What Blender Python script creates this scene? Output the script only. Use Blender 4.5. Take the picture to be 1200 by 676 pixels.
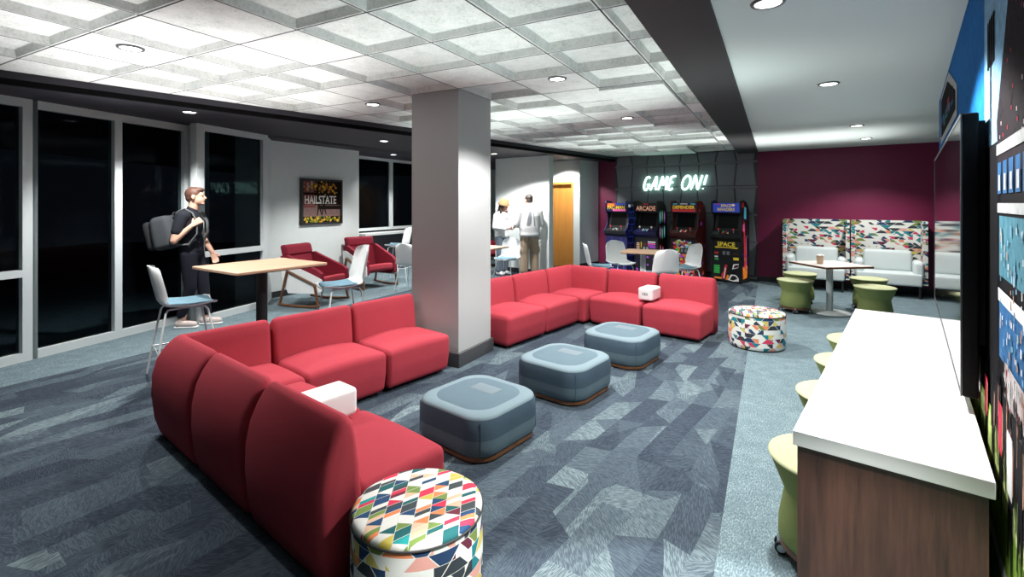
import bpy, bmesh, math, random
from mathutils import Vector, Matrix

random.seed(7)
R = math.radians
for o in list(bpy.data.objects):
    bpy.data.objects.remove(o)
SC = bpy.context.scene
COL = SC.collection

# ------------------------------------------------------------------ camera
H = 1.53            # eye height
F = 570.0           # focal length in pixels of the 1200 wide frame
HY = 238.0          # horizon row
cd = bpy.data.cameras.new('camera')
cam = bpy.data.objects.new('camera', cd)
COL.objects.link(cam)
cam.location = (0, 0, H)
cam.rotation_euler = (R(90), 0, 0)
cd.sensor_fit = 'HORIZONTAL'
cd.sensor_width = 36.0
cd.lens = 36.0 * F / 1200.0
cd.shift_y = -(338.0 - HY) / 1200.0
cd.clip_start = 0.05
SC.camera = cam

# ------------------------------------------------------------------ world, light, exposure
W = bpy.data.worlds.new('night')
SC.world = W
W.use_nodes = True
W.node_tree.nodes['Background'].inputs[0].default_value = (0.02, 0.025, 0.035, 1)
W.node_tree.nodes['Background'].inputs[1].default_value = 0.25
SC.view_settings.view_transform = 'Standard'
SC.view_settings.look = 'None'
SC.view_settings.exposure = 0.0
SC.view_settings.gamma = 1.0
SC.view_settings.use_curve_mapping = False

ZC, ZS = 2.60, 2.54      # coffered ceiling, plain soffits


def P(x, y, z=0.0):
    """point at height z seen at a pixel of the photograph (used for measuring only)"""
    Y = F * (H - z) / (y - HY)
    return ((x - 600.0) / F * Y, Y)


def area_light(name, loc, size, sizey, power, color, rx=0.0, ry=0.0, rz=0.0):
    l = bpy.data.lights.new(name, 'AREA')
    l.shape = 'RECTANGLE'
    l.size, l.size_y = size, sizey
    l.energy = power
    l.color = color
    l.spread = R(95)
    o = bpy.data.objects.new(name, l)
    COL.objects.link(o)
    o.location = loc
    o.rotation_euler = (rx, ry, rz)
    return o


UPC = (0.90, 1.0, 0.96)
# added fill lamps without fittings, facing up to brighten the ceilings
area_light('ceiling_fill', (-2.55, 4.0, 1.66), 2.2, 2.6, 38, (1.0, 0.99, 0.98), R(180), 0, R(28))
area_light('ceiling_fill', (-0.25, 3.2, 1.66), 1.8, 1.5, 10, UPC, R(180), 0, R(28))
area_light('ceiling_fill', (0.95, 4.9, 1.66), 1.1, 3.2, 13, UPC, R(180), 0, R(28))
area_light('ceiling_fill', (-0.35, 6.5, 1.75), 1.8, 2.0, 12, UPC, R(180), 0, R(28))
area_light('ceiling_fill', (2.2, 8.4, 1.9), 2.4, 2.6, 20, UPC, R(180), 0, R(28))
area_light('ceiling_fill', (3.1, 4.6, 1.7), 1.6, 3.6, 3.5, UPC, R(180), 0, R(-35))
area_light('ceiling_fill', (4.5, 7.6, 1.75), 2.2, 1.4, 17, (1, 0.99, 0.97), R(180), 0, R(-35))

SPOT_POWER = 124.0

# ------------------------------------------------------------------ mesh helpers


class MB:
    def __init__(self):
        self.v, self.f, self.mi = [], [], []

    def add(self, verts, faces, mi=0, M=None):
        b = len(self.v)
        if M is not None:
            verts = [M @ Vector(p) for p in verts]
        self.v += [tuple(p) for p in verts]
        self.f += [tuple(i + b for i in f) for f in faces]
        self.mi += [mi] * len(faces)
        return self

    def box(self, x0, x1, y0, y1, z0, z1, mi=0, M=None):
        vs = [(x, y, z) for z in (z0, z1) for y in (y0, y1) for x in (x0, x1)]
        fs = [(0, 2, 3, 1), (4, 5, 7, 6), (0, 1, 5, 4), (2, 6, 7, 3), (0, 4, 6, 2), (1, 3, 7, 5)]
        return self.add(vs, fs, mi, M)

    def rbox(self, x0, x1, y0, y1, z0, z1, r, mi=0, M=None, deform=None, n=4, m=6):
        """box with rounded edges; deform(p, q) may move a point p whose normalised position in the box is q"""
        c = [(x0 + x1) / 2, (y0 + y1) / 2, (z0 + z1) / 2]
        h = [(x1 - x0) / 2, (y1 - y0) / 2, (z1 - z0) / 2]
        if not isinstance(r, (tuple, list)):
            r = (r, r, r)
        r = [min(a, b * 0.999) for a, b in zip(r, h)]
        ax = []
        for k in range(3):
            a = []
            for i in range(n + 1):
                t = math.tan(math.pi / 4 * (1 - i / n))
                a.append(-(h[k] - r[k]) - r[k] * t)
            mid = [-(h[k] - r[k]) + 2 * (h[k] - r[k]) * i / m for i in range(1, m)]
            a = a + mid + [-q for q in reversed(a)]
            ax.append(a)
        key, vs, fs = {}, [], []

        def vert(p):
            kk = tuple(round(q, 6) for q in p)
            if kk in key:
                return key[kk]
            inner = [max(-(h[k] - r[k]), min(h[k] - r[k], p[k])) for k in range(3)]
            d = Vector([(p[k] - inner[k]) / r[k] for k in range(3)])
            if d.length > 1e-9:
                d.normalize()
            q = [c[k] + inner[k] + d[k] * r[k] for k in range(3)]
            if deform:
                nq = [(q[k] - c[k]) / h[k] for k in range(3)]
                q = deform(q, nq)
            key[kk] = len(vs)
            vs.append(tuple(q))
            return key[kk]
        for k in range(3):
            a, b = (k + 1) % 3, (k + 2) % 3
            for s in (-1, 1):
                for i in range(len(ax[a]) - 1):
                    for j in range(len(ax[b]) - 1):
                        q = []
                        for (ii, jj) in ((i, j), (i + 1, j), (i + 1, j + 1), (i, j + 1)):
                            p = [0, 0, 0]
                            p[k] = s * h[k]
                            p[a] = ax[a][ii]
                            p[b] = ax[b][jj]
                            q.append(vert(p))
                        if s < 0:
                            q.reverse()
                        fs.append(tuple(q))
        return self.add(vs, fs, mi, M)

    def prism(self, poly, z0, z1, mi=0, M=None):
        n = len(poly)
        a = sum(poly[i][0] * poly[(i + 1) % n][1] - poly[(i + 1) % n][0] * poly[i][1] for i in range(n))
        if a < 0:
            poly = list(reversed(poly))
        vs = [(p[0], p[1], z0) for p in poly] + [(p[0], p[1], z1) for p in poly]
        fs = [tuple(reversed(range(n))), tuple(range(n, 2 * n))]
        fs += [(i, (i + 1) % n, n + (i + 1) % n, n + i) for i in range(n)]
        return self.add(vs, fs, mi, M)

    def lathe(self, prof, n=32, c=(0, 0, 0), mi=0, M=None, sx=1.0, sy=1.0, mifun=None):
        vs, fs = [], []
        for (r, z) in prof:
            for i in range(n):
                a = 2 * math.pi * i / n
                vs.append((c[0] + r * sx * math.cos(a), c[1] + r * sy * math.sin(a), c[2] + z))
        for k in range(len(prof) - 1):
            for i in range(n):
                j = (i + 1) % n
                fs.append((k * n + i, k * n + j, (k + 1) * n + j, (k + 1) * n + i))
        fs.append(tuple(reversed(range(n))))
        fs.append(tuple(range((len(prof) - 1) * n, len(prof) * n)))
        return self.add(vs, fs, mi, M)

    def tube(self, pts, r, n=10, mi=0, M=None, closed=False, flat=1.0):
        pts = [Vector(p) for p in pts]
        m = len(pts)
        rr = r if isinstance(r, (list, tuple)) else [r] * m
        vs, fs = [], []
        up = None
        for i, p in enumerate(pts):
            if closed:
                t = pts[(i + 1) % m] - pts[i - 1]
            else:
                t = pts[min(i + 1, m - 1)] - pts[max(i - 1, 0)]
            t.normalize()
            if up is None:
                up = Vector((0, 0, 1)) if abs(t.z) < 0.9 else Vector((1, 0, 0))
            s = t.cross(up)
            s.normalize()
            up = s.cross(t)
            up.normalize()
            for k in range(n):
                a = 2 * math.pi * k / n
                vs.append(p + (s * math.cos(a) + up * math.sin(a) * flat) * rr[i])
        for i in range(m if closed else m - 1):
            for k in range(n):
                j = (i + 1) % m
                fs.append((i * n + k, i * n + (k + 1) % n, j * n + (k + 1) % n, j * n + k))
        if not closed:
            fs.append(tuple(reversed(range(n))))
            fs.append(tuple(range((m - 1) * n, m * n)))
        return self.add(vs, fs, mi, M)

    def cap(self, p0, p1, r0, r1=None, n=12, k=5, mi=0, flat=None):
        """tapered capsule"""
        p0, p1 = Vector(p0), Vector(p1)
        r1 = r0 if r1 is None else r1
        t = p1 - p0
        if t.length < 1e-6:
            t = Vector((0, 0, 1e-4))
        t.normalize()
        up = Vector((0, 0, 1)) if abs(t.z) < 0.9 else Vector((1, 0, 0))
        s = t.cross(up).normalized()
        u = s.cross(t).normalized()
        rings = []
        for i in range(k + 1):
            a = math.pi / 2 * (i / k)
            rings.append((p0 - t * r0 * math.cos(a), r0 * max(math.sin(a), 0.05)))
        for i in range(k + 1):
            a = math.pi / 2 * (1 - i / k)
            rings.append((p1 + t * r1 * math.cos(a), r1 * max(math.sin(a), 0.05)))
        vs, fs = [], []
        for (c, r) in rings:
            for j in range(n):
                a = 2 * math.pi * j / n
                vs.append(c + (s * math.cos(a) + u * math.sin(a)) * r)
        for i in range(len(rings) - 1):
            for j in range(n):
                fs.append((i * n + j, i * n + (j + 1) % n, (i + 1) * n + (j + 1) % n, (i + 1) * n + j))
        fs.append(tuple(reversed(range(n))))
        fs.append(tuple(range((len(rings) - 1) * n, len(rings) * n)))
        return self.add(vs, fs, mi)

    def ell(self, c, rad, rot=None, n=18, k=12, mi=0):
        vs, fs = [], []
        for i in range(k + 1):
            a = math.pi * i / k
            for j in range(n):
                b = 2 * math.pi * j / n
                s = max(math.sin(a), 0.02)
                p = Vector((rad[0] * s * math.cos(b), rad[1] * s * math.sin(b), -rad[2] * math.cos(a)))
                if rot is not None:
                    p = rot @ p
                vs.append(Vector(c) + p)
        for i in range(k):
            for j in range(n):
                fs.append((i * n + j, i * n + (j + 1) % n, (i + 1) * n + (j + 1) % n, (i + 1) * n + j))
        fs.append(tuple(reversed(range(n))))
        fs.append(tuple(range(k * n, (k + 1) * n)))
        return self.add(vs, fs, mi)

    def build(self, name, mats, parent=None, smooth=True, angle=40.0, remesh=None, sm=4):
        me = bpy.data.meshes.new(name)
        me.from_pydata(self.v, [], self.f)
        me.validate()
        mats = mats if isinstance(mats, (list, tuple)) else [mats]
        for m in mats:
            me.materials.append(m)
        if len(mats) > 1 and len(me.polygons) == len(self.mi):
            me.polygons.foreach_set('material_index', self.mi)
        bm = bmesh.new()
        bm.from_mesh(me)
        bmesh.ops.recalc_face_normals(bm, faces=bm.faces)
        bm.to_mesh(me)
        bm.free()
        if remesh:
            tmp = bpy.data.objects.new('tmp', me)
            COL.objects.link(tmp)
            md = tmp.modifiers.new('r', 'REMESH')
            md.mode = 'VOXEL'
            md.voxel_size = remesh
            if sm:
                s = tmp.modifiers.new('s', 'SMOOTH')
                s.iterations = sm
                s.factor = 0.5
            dg = bpy.context.evaluated_depsgraph_get()
            me2 = bpy.data.meshes.new_from_object(tmp.evaluated_get(dg))
            bpy.data.objects.remove(tmp)
            bpy.data.meshes.remove(me)
            me = me2
            me.name = name
            if not me.materials:
                me.materials.append(mats[0])
        if smooth:
            me.polygons.foreach_set('use_smooth', [True] * len(me.polygons))
            if angle < 170:
                me.set_sharp_from_angle(angle=R(angle))
        me.update()
        o = bpy.data.objects.new(name, me)
        COL.objects.link(o)
        if parent is not None:
            o.parent = parent
        return o


def tag(o, label, cat, group=None):
    o['label'] = label
    o['category'] = cat
    if group:
        o['group'] = group
    return o


def thing(name, label, cat, loc=(0, 0, 0), rz=0.0, group=None):
    o = bpy.data.objects.new(name, None)
    o.empty_display_size = 0.1
    COL.objects.link(o)
    o.location = loc
    o.rotation_euler = (0, 0, rz)
    return tag(o, label, cat, group)


def struct(name, mb, mats, parent=None, **kw):
    o = mb.build(name, mats, parent, **kw)
    if parent is None:
        o['kind'] = 'structure'
    return o


def dup(root, loc, rz, label=None, group=None, scale=None):
    c = root.copy()
    COL.objects.link(c)
    c.location = loc
    c.rotation_euler = (0, 0, rz)
    if scale:
        c.scale = scale
    if label:
        c['label'] = label
    if group:
        c['group'] = group

    def kids(src, dst):
        for ch in list(src.children):
            k = ch.copy()
            COL.objects.link(k)
            k.parent = dst
            kids(ch, k)
    kids(root, c)
    return c


def text_mesh(s, size, extrude=0.002, offset=0.0, shear=0.0, spacing=1.0):
    cu = bpy.data.curves.new('t', 'FONT')
    cu.body = s
    cu.size = size
    cu.extrude = extrude
    cu.offset = offset
    cu.shear = shear
    cu.space_character = spacing
    cu.align_x = 'CENTER'
    cu.align_y = 'CENTER'
    cu.resolution_u = 3
    o = bpy.data.objects.new('t', cu)
    COL.objects.link(o)
    dg = bpy.context.evaluated_depsgraph_get()
    dg.update()
    me = bpy.data.meshes.new_from_object(o.evaluated_get(dg))
    bpy.data.objects.remove(o)
    bpy.data.curves.remove(cu)
    vs = [tuple(v.co) for v in me.vertices]
    fs = [tuple(p.vertices) for p in me.polygons]
    bpy.data.meshes.remove(me)
    return vs, fs


UPRIGHT = Matrix.Rotation(R(90), 4, 'X')     # XY text -> XZ, facing -Y


def put_text(mb, s, width, height, M, mi=0, offset=0.0, shear=0.0, extrude=0.002, spacing=1.0):
    vs, fs = text_mesh(s, 1.0, 0.0, offset, shear, spacing)
    xs = [v[0] for v in vs]
    ys = [v[1] for v in vs]
    cx, cy = (min(xs) + max(xs)) / 2, (min(ys) + max(ys)) / 2
    sx = width / (max(xs) - min(xs))
    sy = height / (max(ys) - min(ys))
    front = [((v[0] - cx) * sx, (v[1] - cy) * sy, extrude) for v in vs]
    mb.add(front, fs, mi, M @ UPRIGHT)


# ------------------------------------------------------------------ materials


class E:
    """arithmetic on shader sockets"""

    def __init__(self, nt, s):
        self.nt, self.s = nt, s

    def op(self, o, b=None, c=None):
        n = self.nt.nodes.new('ShaderNodeMath')
        n.operation = o
        for i, q in enumerate((self, b, c)):
            if q is None:
                continue
            if isinstance(q, E):
                self.nt.links.new(q.s, n.inputs[i])
            else:
                n.inputs[i].default_value = q
        return E(self.nt, n.outputs[0])

    def __add__(self, b): return self.op('ADD', b)
    def __sub__(self, b): return self.op('SUBTRACT', b)
    def __mul__(self, b): return self.op('MULTIPLY', b)
    def __truediv__(self, b): return self.op('DIVIDE', b)
    def floor(self): return self.op('FLOOR')
    def fract(self): return self.op('FRACT')
    def gt(self, b): return self.op('GREATER_THAN', b)
    def lt(self, b): return self.op('LESS_THAN', b)


def new_mat(name):
    m = bpy.data.materials.new(name)
    m.use_nodes = True
    nt = m.node_tree
    b = nt.nodes['Principled BSDF']
    return m, nt, b


def coords(nt, kind='Object'):
    tc = nt.nodes.new('ShaderNodeTexCoord')
    return tc.outputs[kind]


def sep(nt, vec):
    n = nt.nodes.new('ShaderNodeSeparateXYZ')
    nt.links.new(vec, n.inputs[0])
    return [E(nt, n.outputs[i]) for i in range(3)]


def comb(nt, x, y, z=0.0):
    n = nt.nodes.new('ShaderNodeCombineXYZ')
    for i, q in enumerate((x, y, z)):
        if isinstance(q, E):
            nt.links.new(q.s, n.inputs[i])
        else:
            n.inputs[i].default_value = q
    return n.outputs[0]


def wnoise(nt, vec):
    n = nt.nodes.new('ShaderNodeTexWhiteNoise')
    n.noise_dimensions = '3D'
    nt.links.new(vec, n.inputs['Vector'])
    return E(nt, n.outputs['Value'])


def noise_tex(nt, vec, scale, detail=2.0, rough=0.5):
    n = nt.nodes.new('ShaderNodeTexNoise')
    n.inputs['Scale'].default_value = scale
    n.inputs['Detail'].default_value = detail
    n.inputs['Roughness'].default_value = rough
    if vec is not None:
        nt.links.new(vec, n.inputs['Vector'])
    return E(nt, n.outputs['Fac'])


def ramp(nt, fac, stops, interp='LINEAR'):
    n = nt.nodes.new('ShaderNodeValToRGB')
    cr = n.color_ramp
    cr.interpolation = interp
    while len(cr.elements) < len(stops):
        cr.elements.new(0.5)
    for e, (p, c) in zip(cr.elements, stops):
        e.position = p
        e.color = (c[0], c[1], c[2], 1)
    nt.links.new(fac.s, n.inputs[0])
    return n.outputs[0]


def mixc(nt, fac, a, b, mode='MIX'):
    n = nt.nodes.new('ShaderNodeMix')
    n.data_type = 'RGBA'
    n.blend_type = mode
    if isinstance(fac, E):
        nt.links.new(fac.s, n.inputs[0])
    else:
        n.inputs[0].default_value = fac
    for i, q in ((6, a), (7, b)):
        if hasattr(q, 'is_output'):
            nt.links.new(q, n.inputs[i])
        else:
            n.inputs[i].default_value = (q[0], q[1], q[2], 1)
    return n.outputs[2]


def bump(nt, b, h, strength=0.3, dist=0.003):
    n = nt.nodes.new('ShaderNodeBump')
    n.inputs['Strength'].default_value = strength
    n.inputs['Distance'].default_value = dist
    nt.links.new(h.s, n.inputs['Height'])
    nt.links.new(n.outputs[0], b.inputs['Normal'])


def plain(name, col, rough=0.5, metal=0.0, var=0.0, vscale=8.0, bscale=None, bstr=0.2, spec=0.5, emis=None, estr=0.0):
    m, nt, b = new_mat(name)
    b.inputs['Roughness'].default_value = rough
    b.inputs['Metallic'].default_value = metal
    b.inputs['Specular IOR Level'].default_value = spec
    b.inputs['Base Color'].default_value = (*col, 1)
    if var > 0:
        f = noise_tex(nt, coords(nt), vscale, 4.0)
        c = ramp(nt, f, [(0.25, [q * (1 - var) for q in col]), (0.75, [min(1, q * (1 + var)) for q in col])])
        nt.links.new(c, b.inputs['Base Color'])
    if bscale:
        bump(nt, b, noise_tex(nt, coords(nt), bscale, 2.0), bstr)
    if emis:
        b.inputs['Emission Color'].default_value = (*emis, 1)
        b.inputs['Emission Strength'].default_value = estr
    return m


def fabric(name, col, scale=420.0, var=0.12, rough=0.9, spec=0.25, bstr=0.25):
    """woven upholstery: fine mottling plus a weave bump"""
    m, nt, b = new_mat(name)
    co = coords(nt)
    f = noise_tex(nt, co, scale, 1.0)
    g = noise_tex(nt, co, 6.0, 2.0)
    k = f * 0.75 + g * 0.25
    c = ramp(nt, k, [(0.3, [q * (1 - var) for q in col]), (0.7, [min(1, q * (1 + var)) for q in col])])
    nt.links.new(c, b.inputs['Base Color'])
    b.inputs['Roughness'].default_value = rough
    b.inputs['Specular IOR Level'].default_value = spec
    bump(nt, b, f, bstr, 0.0015)
    return m


def wood(name, c0, c1, axis=2, scale=14.0, stretch=14.0, rough=0.45):
    m, nt, b = new_mat(name)
    x, y, z = sep(nt, coords(nt))
    q = [x, y, z]
    q[axis] = q[axis] * (1.0 / stretch)
    v = comb(nt, *q)
    f = noise_tex(nt, v, scale, 5.0, 0.65)
    g = noise_tex(nt, v, scale * 5, 3.0, 0.6)
    c = ramp(nt, f * 0.65 + g * 0.35, [(0.3, c0), (0.5, [(a + d) / 2 for a, d in zip(c0, c1)]), (0.7, c1)])
    nt.links.new(c, b.inputs['Base Color'])
    b.inputs['Roughness'].default_value = rough
    return m


PALETTE = [(0.0, (0.80, 0.79, 0.75)), (0.40, (0.02, 0.33, 0.33)), (0.43, (0.025, 0.075, 0.17)), (0.52, (0.06, 0.075, 0.085)),
           (0.61, (0.72, 0.05, 0.10)), (0.67, (0.85, 0.27, 0.11)), (0.73, (0.62, 0.50, 0.10)), (0.80, (0.20, 0.30, 0.08)),
           (0.86, (0.17, 0.03, 0.05)), (0.90, (0.02, 0.13, 0.14)), (0.95, (0.80, 0.52, 0.36))]


PALETTE2 = [(0.0, (0.74, 0.75, 0.71)), (0.40, (0.015, 0.20, 0.24)), (0.48, (0.02, 0.05, 0.12)), (0.60, (0.035, 0.045, 0.055)),
            (0.72, (0.60, 0.05, 0.11)), (0.77, (0.72, 0.24, 0.11)), (0.81, (0.60, 0.50, 0.12)), (0.86, (0.18, 0.25, 0.06)),
            (0.90, (0.13, 0.025, 0.05)), (0.94, (0.70, 0.35, 0.30))]


def geo_fabric(name, mode, radius=0.26, w=0.062, hh=0.062, ang=0.0, darker=False):
    m, nt, b = new_mat(name)
    x, y, z = sep(nt, coords(nt))
    if mode == 'side':
        a = z
        q = y.op('ARCTAN2', x) * radius
    elif mode == 'wall':
        a = z
        q = x + y * 0.9
    else:
        ca, sa = math.cos(ang), math.sin(ang)
        a = x * ca + y * sa
        q = y * ca - x * sa
    a = a / w + 40.0
    col = a.floor()
    fa = a.fract()
    if mode == 'top':
        # columns of slanted lozenges, some cut across into triangles
        bb = q / hh + 40.0 - fa * 0.75
        row = bb.floor()
        fb = bb.fract()
        line_b = fb.lt(0.05)
    else:
        # rows of trapezoids that pair up into hexagons
        s_ = (col * 0.5).fract() * 4.0 - 1.0
        b0 = q / hh + 40.0 + (col * 0.5).floor() * 0.5
        r_ = (b0 + 0.5).floor()
        sg = (r_ * 0.5).fract() * -4.0 + 1.0
        e_ = b0 - r_ - sg * s_ * (fa - 0.5) * 0.5
        row = r_ - 1.0 + e_.gt(0.0)
        fb = e_ + 0.5
        line_b = e_.op('ABSOLUTE').lt(0.03)
    pick = wnoise(nt, comb(nt, col, row, 3.3))
    if mode == 'top':
        tri = (fb + fa * 0.9).gt(0.95) * pick.gt(0.45)
    else:
        tri = (b0.fract() + fa * 0.5).gt(0.75) * pick.gt(0.6)
    half = fb.gt(0.5) * pick.lt(0.3)
    idv = wnoise(nt, comb(nt, col + 0.5, row + 0.5, tri * 7.0 + half * 3.0 + 1.5))
    pal = PALETTE if mode == 'top' else PALETTE2
    if darker:
        pal = [(p * 0.72 if p else 0.0, c) for p, c in PALETTE]
    c = ramp(nt, idv, pal, 'CONSTANT')
    line = fa.lt(0.035).op('MAXIMUM', line_b)
    c = mixc(nt, line, c, (0.72, 0.71, 0.66))
    f = noise_tex(nt, coords(nt), 500.0, 1.0)
    c2 = mixc(nt, f * 0.35, c, (0.35, 0.35, 0.33), 'MULTIPLY')
    nt.links.new(c2, b.inputs['Base Color'])
    b.inputs['Roughness'].default_value = 0.85
    b.inputs['Specular IOR Level'].default_value = 0.2
    bump(nt, b, f, 0.2, 0.001)
    return m


def carpet():
    m, nt, b = new_mat('carpet')
    co = coords(nt)
    x, y, z = sep(nt, co)
    # plank-like patches lying along the room
    th = math.atan2(0.72, 1.0)
    sn, cs = math.sin(th), math.cos(th)
    s = x * sn + y * cs
    t = x * cs - y * sn
    wv = noise_tex(nt, comb(nt, s * 0.9, t * 0.9), 1.0, 0.0) - 0.5
    t2 = (t + wv * 0.12) / 0.155 + 60.0
    row = t2.floor()
    ft = t2.fract()
    rrow = wnoise(nt, comb(nt, row, 1.7, 0.0))
    skew = (rrow - 0.5) * 0.5
    s2 = s / (rrow * 0.30 + 0.36) + rrow * 13.0 + ft * skew * 1.6 + 30.0
    cell = s2.floor()
    fs = s2.fract()
    r1 = wnoise(nt, comb(nt, row, cell, 2.0))
    cut = (fs + (ft - 0.5) * 0.7).gt(r1 * 0.5 + 0.3) * wnoise(nt, comb(nt, row, cell, 6.0)).gt(0.45)
    rid = wnoise(nt, comb(nt, row, cell + cut * 0.31, 4.0))
    # larger polygons laid over several planks
    vo = nt.nodes.new('ShaderNodeTexVoronoi')
    vo.distance = 'MANHATTAN'
    vo.inputs['Scale'].default_value = 1.0
    nt.links.new(comb(nt, s * 1.15, t * 2.3), vo.inputs['Vector'])
    big = E(nt, sep(nt, vo.outputs['Color'])[0].s)
    tone = (rid * 0.66 + big * 0.34).op('POWER', 1.55)
    # brushed line work, each patch with its own direction
    ang = (wnoise(nt, comb(nt, row + 0.2, cell + cut * 0.31, 9.0)) - 0.5) * 2.4 + big * 1.4
    vr = nt.nodes.new('ShaderNodeVectorRotate')
    vr.rotation_type = 'Z_AXIS'
    nt.links.new(co, vr.inputs['Vector'])
    nt.links.new(ang.s, vr.inputs['Angle'])
    rx, ry, rz = sep(nt, vr.outputs[0])
    ln = noise_tex(nt, comb(nt, rx * 26.0, ry * 210.0, rid * 9.0), 1.0, 2.0, 0.55)
    lines = ((ln - 0.42) * 5.0).op('MINIMUM', 1.0).op('MAXIMUM', 0.0)
    base = ramp(nt, tone, [(0.0, (0.023, 0.031, 0.046)), (0.45, (0.045, 0.061, 0.080)), (1.0, (0.088, 0.120, 0.134))])
    hi = ramp(nt, tone, [(0.0, (0.046, 0.061, 0.083)), (0.45, (0.080, 0.108, 0.132)), (1.0, (0.225, 0.29, 0.305))])
    pat = mixc(nt, lines, base, hi)
    # plain speckled broadloom along the sides
    d1 = noise_tex(nt, comb(nt, s * 60.0, t * 150.0), 1.0, 2.0, 0.6)
    d2 = noise_tex(nt, comb(nt, s * 9.0, t * 9.0), 1.0, 2.0, 0.6)
    pl = ramp(nt, d1 * 0.8 + d2 * 0.2, [(0.34, (0.070, 0.105, 0.128)), (0.52, (0.140, 0.193, 0.215)), (0.68, (0.265, 0.345, 0.36))])
    right = (x - y * 0.531).gt(0.824 - 0.531 * 1.99)
    left = (x - y * 0.54).lt(-3.95 - 0.54 * 4.59)
    zone = right.op('MAXIMUM', left)
    c = mixc(nt, zone, pat, pl)
    nt.links.new(c, b.inputs['Base Color'])
    b.inputs['Roughness'].default_value = 0.95
    b.inputs['Specular IOR Level'].default_value = 0.12
    bump(nt, b, ln * 0.5 + d1 * 0.5, 0.35, 0.004)
    return m


def glass_mat():
    m, nt, b = new_mat('window_glass')
    nt.nodes.remove(b)
    out = nt.nodes['Material Output']
    tr = nt.nodes.new('ShaderNodeBsdfTransparent')
    tr.inputs[0].default_value = (0.55, 0.6, 0.62, 1)
    gl = nt.nodes.new('ShaderNodeBsdfGlossy')
    gl.inputs['Roughness'].default_value = 0.015
    gl.inputs[0].default_value = (0.28, 0.30, 0.32, 1)
    fr = nt.nodes.new('ShaderNodeFresnel')
    fr.inputs[0].default_value = 1.22
    mx = nt.nodes.new('ShaderNodeMixShader')
    nt.links.new(fr.outputs[0], mx.inputs[0])
    nt.links.new(tr.outputs[0], mx.inputs[1])
    nt.links.new(gl.outputs[0], mx.inputs[2])
    nt.links.new(mx.outputs[0], out.inputs['Surface'])
    return m


def tile_mat():
    m, nt, b = new_mat('ceiling_tile')
    co = coords(nt)
    f = noise_tex(nt, co, 9.0, 6.0, 0.65)
    g = noise_tex(nt, co, 60.0, 3.0, 0.6)
    c = ramp(nt, f * 0.5 + g * 0.5, [(0.32, (0.44, 0.47, 0.45)), (0.47, (0.63, 0.65, 0.63)), (0.66, (0.76, 0.77, 0.76))])
    nt.links.new(c, b.inputs['Base Color'])
    b.inputs['Roughness'].default_value = 0.9
    bump(nt, b, g, 0.25, 0.002)
    return m


M_ = {}
M_['carpet'] = carpet()
M_['tile'] = tile_mat()
M_['grid'] = plain('ceiling_grid', (0.012, 0.012, 0.014), 0.6)
M_['white_wall'] = plain('white_paint', (0.72, 0.78, 0.77), 0.7, var=0.02)
M_['soffit'] = plain('dark_soffit_paint', (0.030, 0.028, 0.038), 0.6)
M_['black'] = plain('black_paint', (0.0015, 0.0015, 0.002), 0.8, spec=0.1)
M_['beam'] = plain('beam_paint', (0.014, 0.0135, 0.016), 0.6)
M_['drywall'] = plain('drywall_paint', (0.56, 0.63, 0.61), 0.6)
M_['maroon'] = plain('maroon_paint', (0.150, 0.005, 0.044), 0.45, var=0.04, vscale=3)
M_['panel'] = plain('charcoal_panelling', (0.145, 0.152, 0.170), 0.5)
M_['groove'] = plain('panel_groove', (0.035, 0.038, 0.045), 0.6)
M_['frame'] = plain('aluminium_paint', (0.60, 0.65, 0.66), 0.4)
M_['glass'] = glass_mat()
M_['outside'] = plain('night_ground', (0.01, 0.01, 0.012), 0.9)
M_['base'] = plain('black_rubber_base', (0.02, 0.021, 0.024), 0.5)
M_['plinth'] = plain('charcoal_base', (0.05, 0.052, 0.056), 0.5)
M_['column'] = plain('column_paint', (0.40, 0.405, 0.405), 0.5)
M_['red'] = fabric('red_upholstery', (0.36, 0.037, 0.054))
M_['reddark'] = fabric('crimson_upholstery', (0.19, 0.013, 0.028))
M_['bluegrey'] = fabric('blue_grey_upholstery', (0.058, 0.092, 0.125), var=0.16)
M_['bluegrey2'] = fabric('light_blue_grey_upholstery', (0.098, 0.145, 0.175), var=0.14)
M_['bluegrey3'] = fabric('pale_blue_grey_label', (0.15, 0.19, 0.215), var=0.10)
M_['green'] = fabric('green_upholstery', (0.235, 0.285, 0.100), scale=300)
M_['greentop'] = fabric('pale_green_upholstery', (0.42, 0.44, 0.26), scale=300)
M_['pale'] = fabric('pale_grey_upholstery', (0.60, 0.66, 0.66), var=0.05)
M_['bluepad'] = fabric('pale_blue_upholstery', (0.125, 0.225, 0.285), var=0.08)
M_['white'] = plain('white_plastic', (0.78, 0.80, 0.80), 0.35)
M_['worktop'] = plain('white_laminate', (0.86, 0.86, 0.86), 0.30)
M_['walnut'] = wood('dark_walnut', (0.014, 0.0065, 0.004), (0.082, 0.036, 0.023), 2, 16.0, 14.0)
M_['oak'] = wood('light_oak', (0.44, 0.265, 0.165), (0.57, 0.37, 0.255), 0, 10.0, 10.0)
M_['brownwood'] = wood('brown_wood', (0.075, 0.030, 0.012), (0.19, 0.080, 0.033), 0, 12.0, 8.0)
M_['door'] = wood('orange_wood', (0.58, 0.235, 0.04), (0.74, 0.34, 0.075), 2, 5.0, 9.0, 0.4)
M_['chrome'] = plain('steel', (0.62, 0.65, 0.67), 0.25, 0.85)
M_['greymetal'] = plain('pale_grey_metal', (0.66, 0.71, 0.71), 0.35, 0.0)
M_['rubber'] = plain('black_rubber', (0.012, 0.012, 0.013), 0.6)
M_['screen'] = plain('screen_glass', (0.004, 0.004, 0.005), 0.06, spec=0.9)
M_['arcade_screen'] = plain('arcade_screen_glass', (0.003, 0.003, 0.004), 0.35, spec=0.15)
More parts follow.
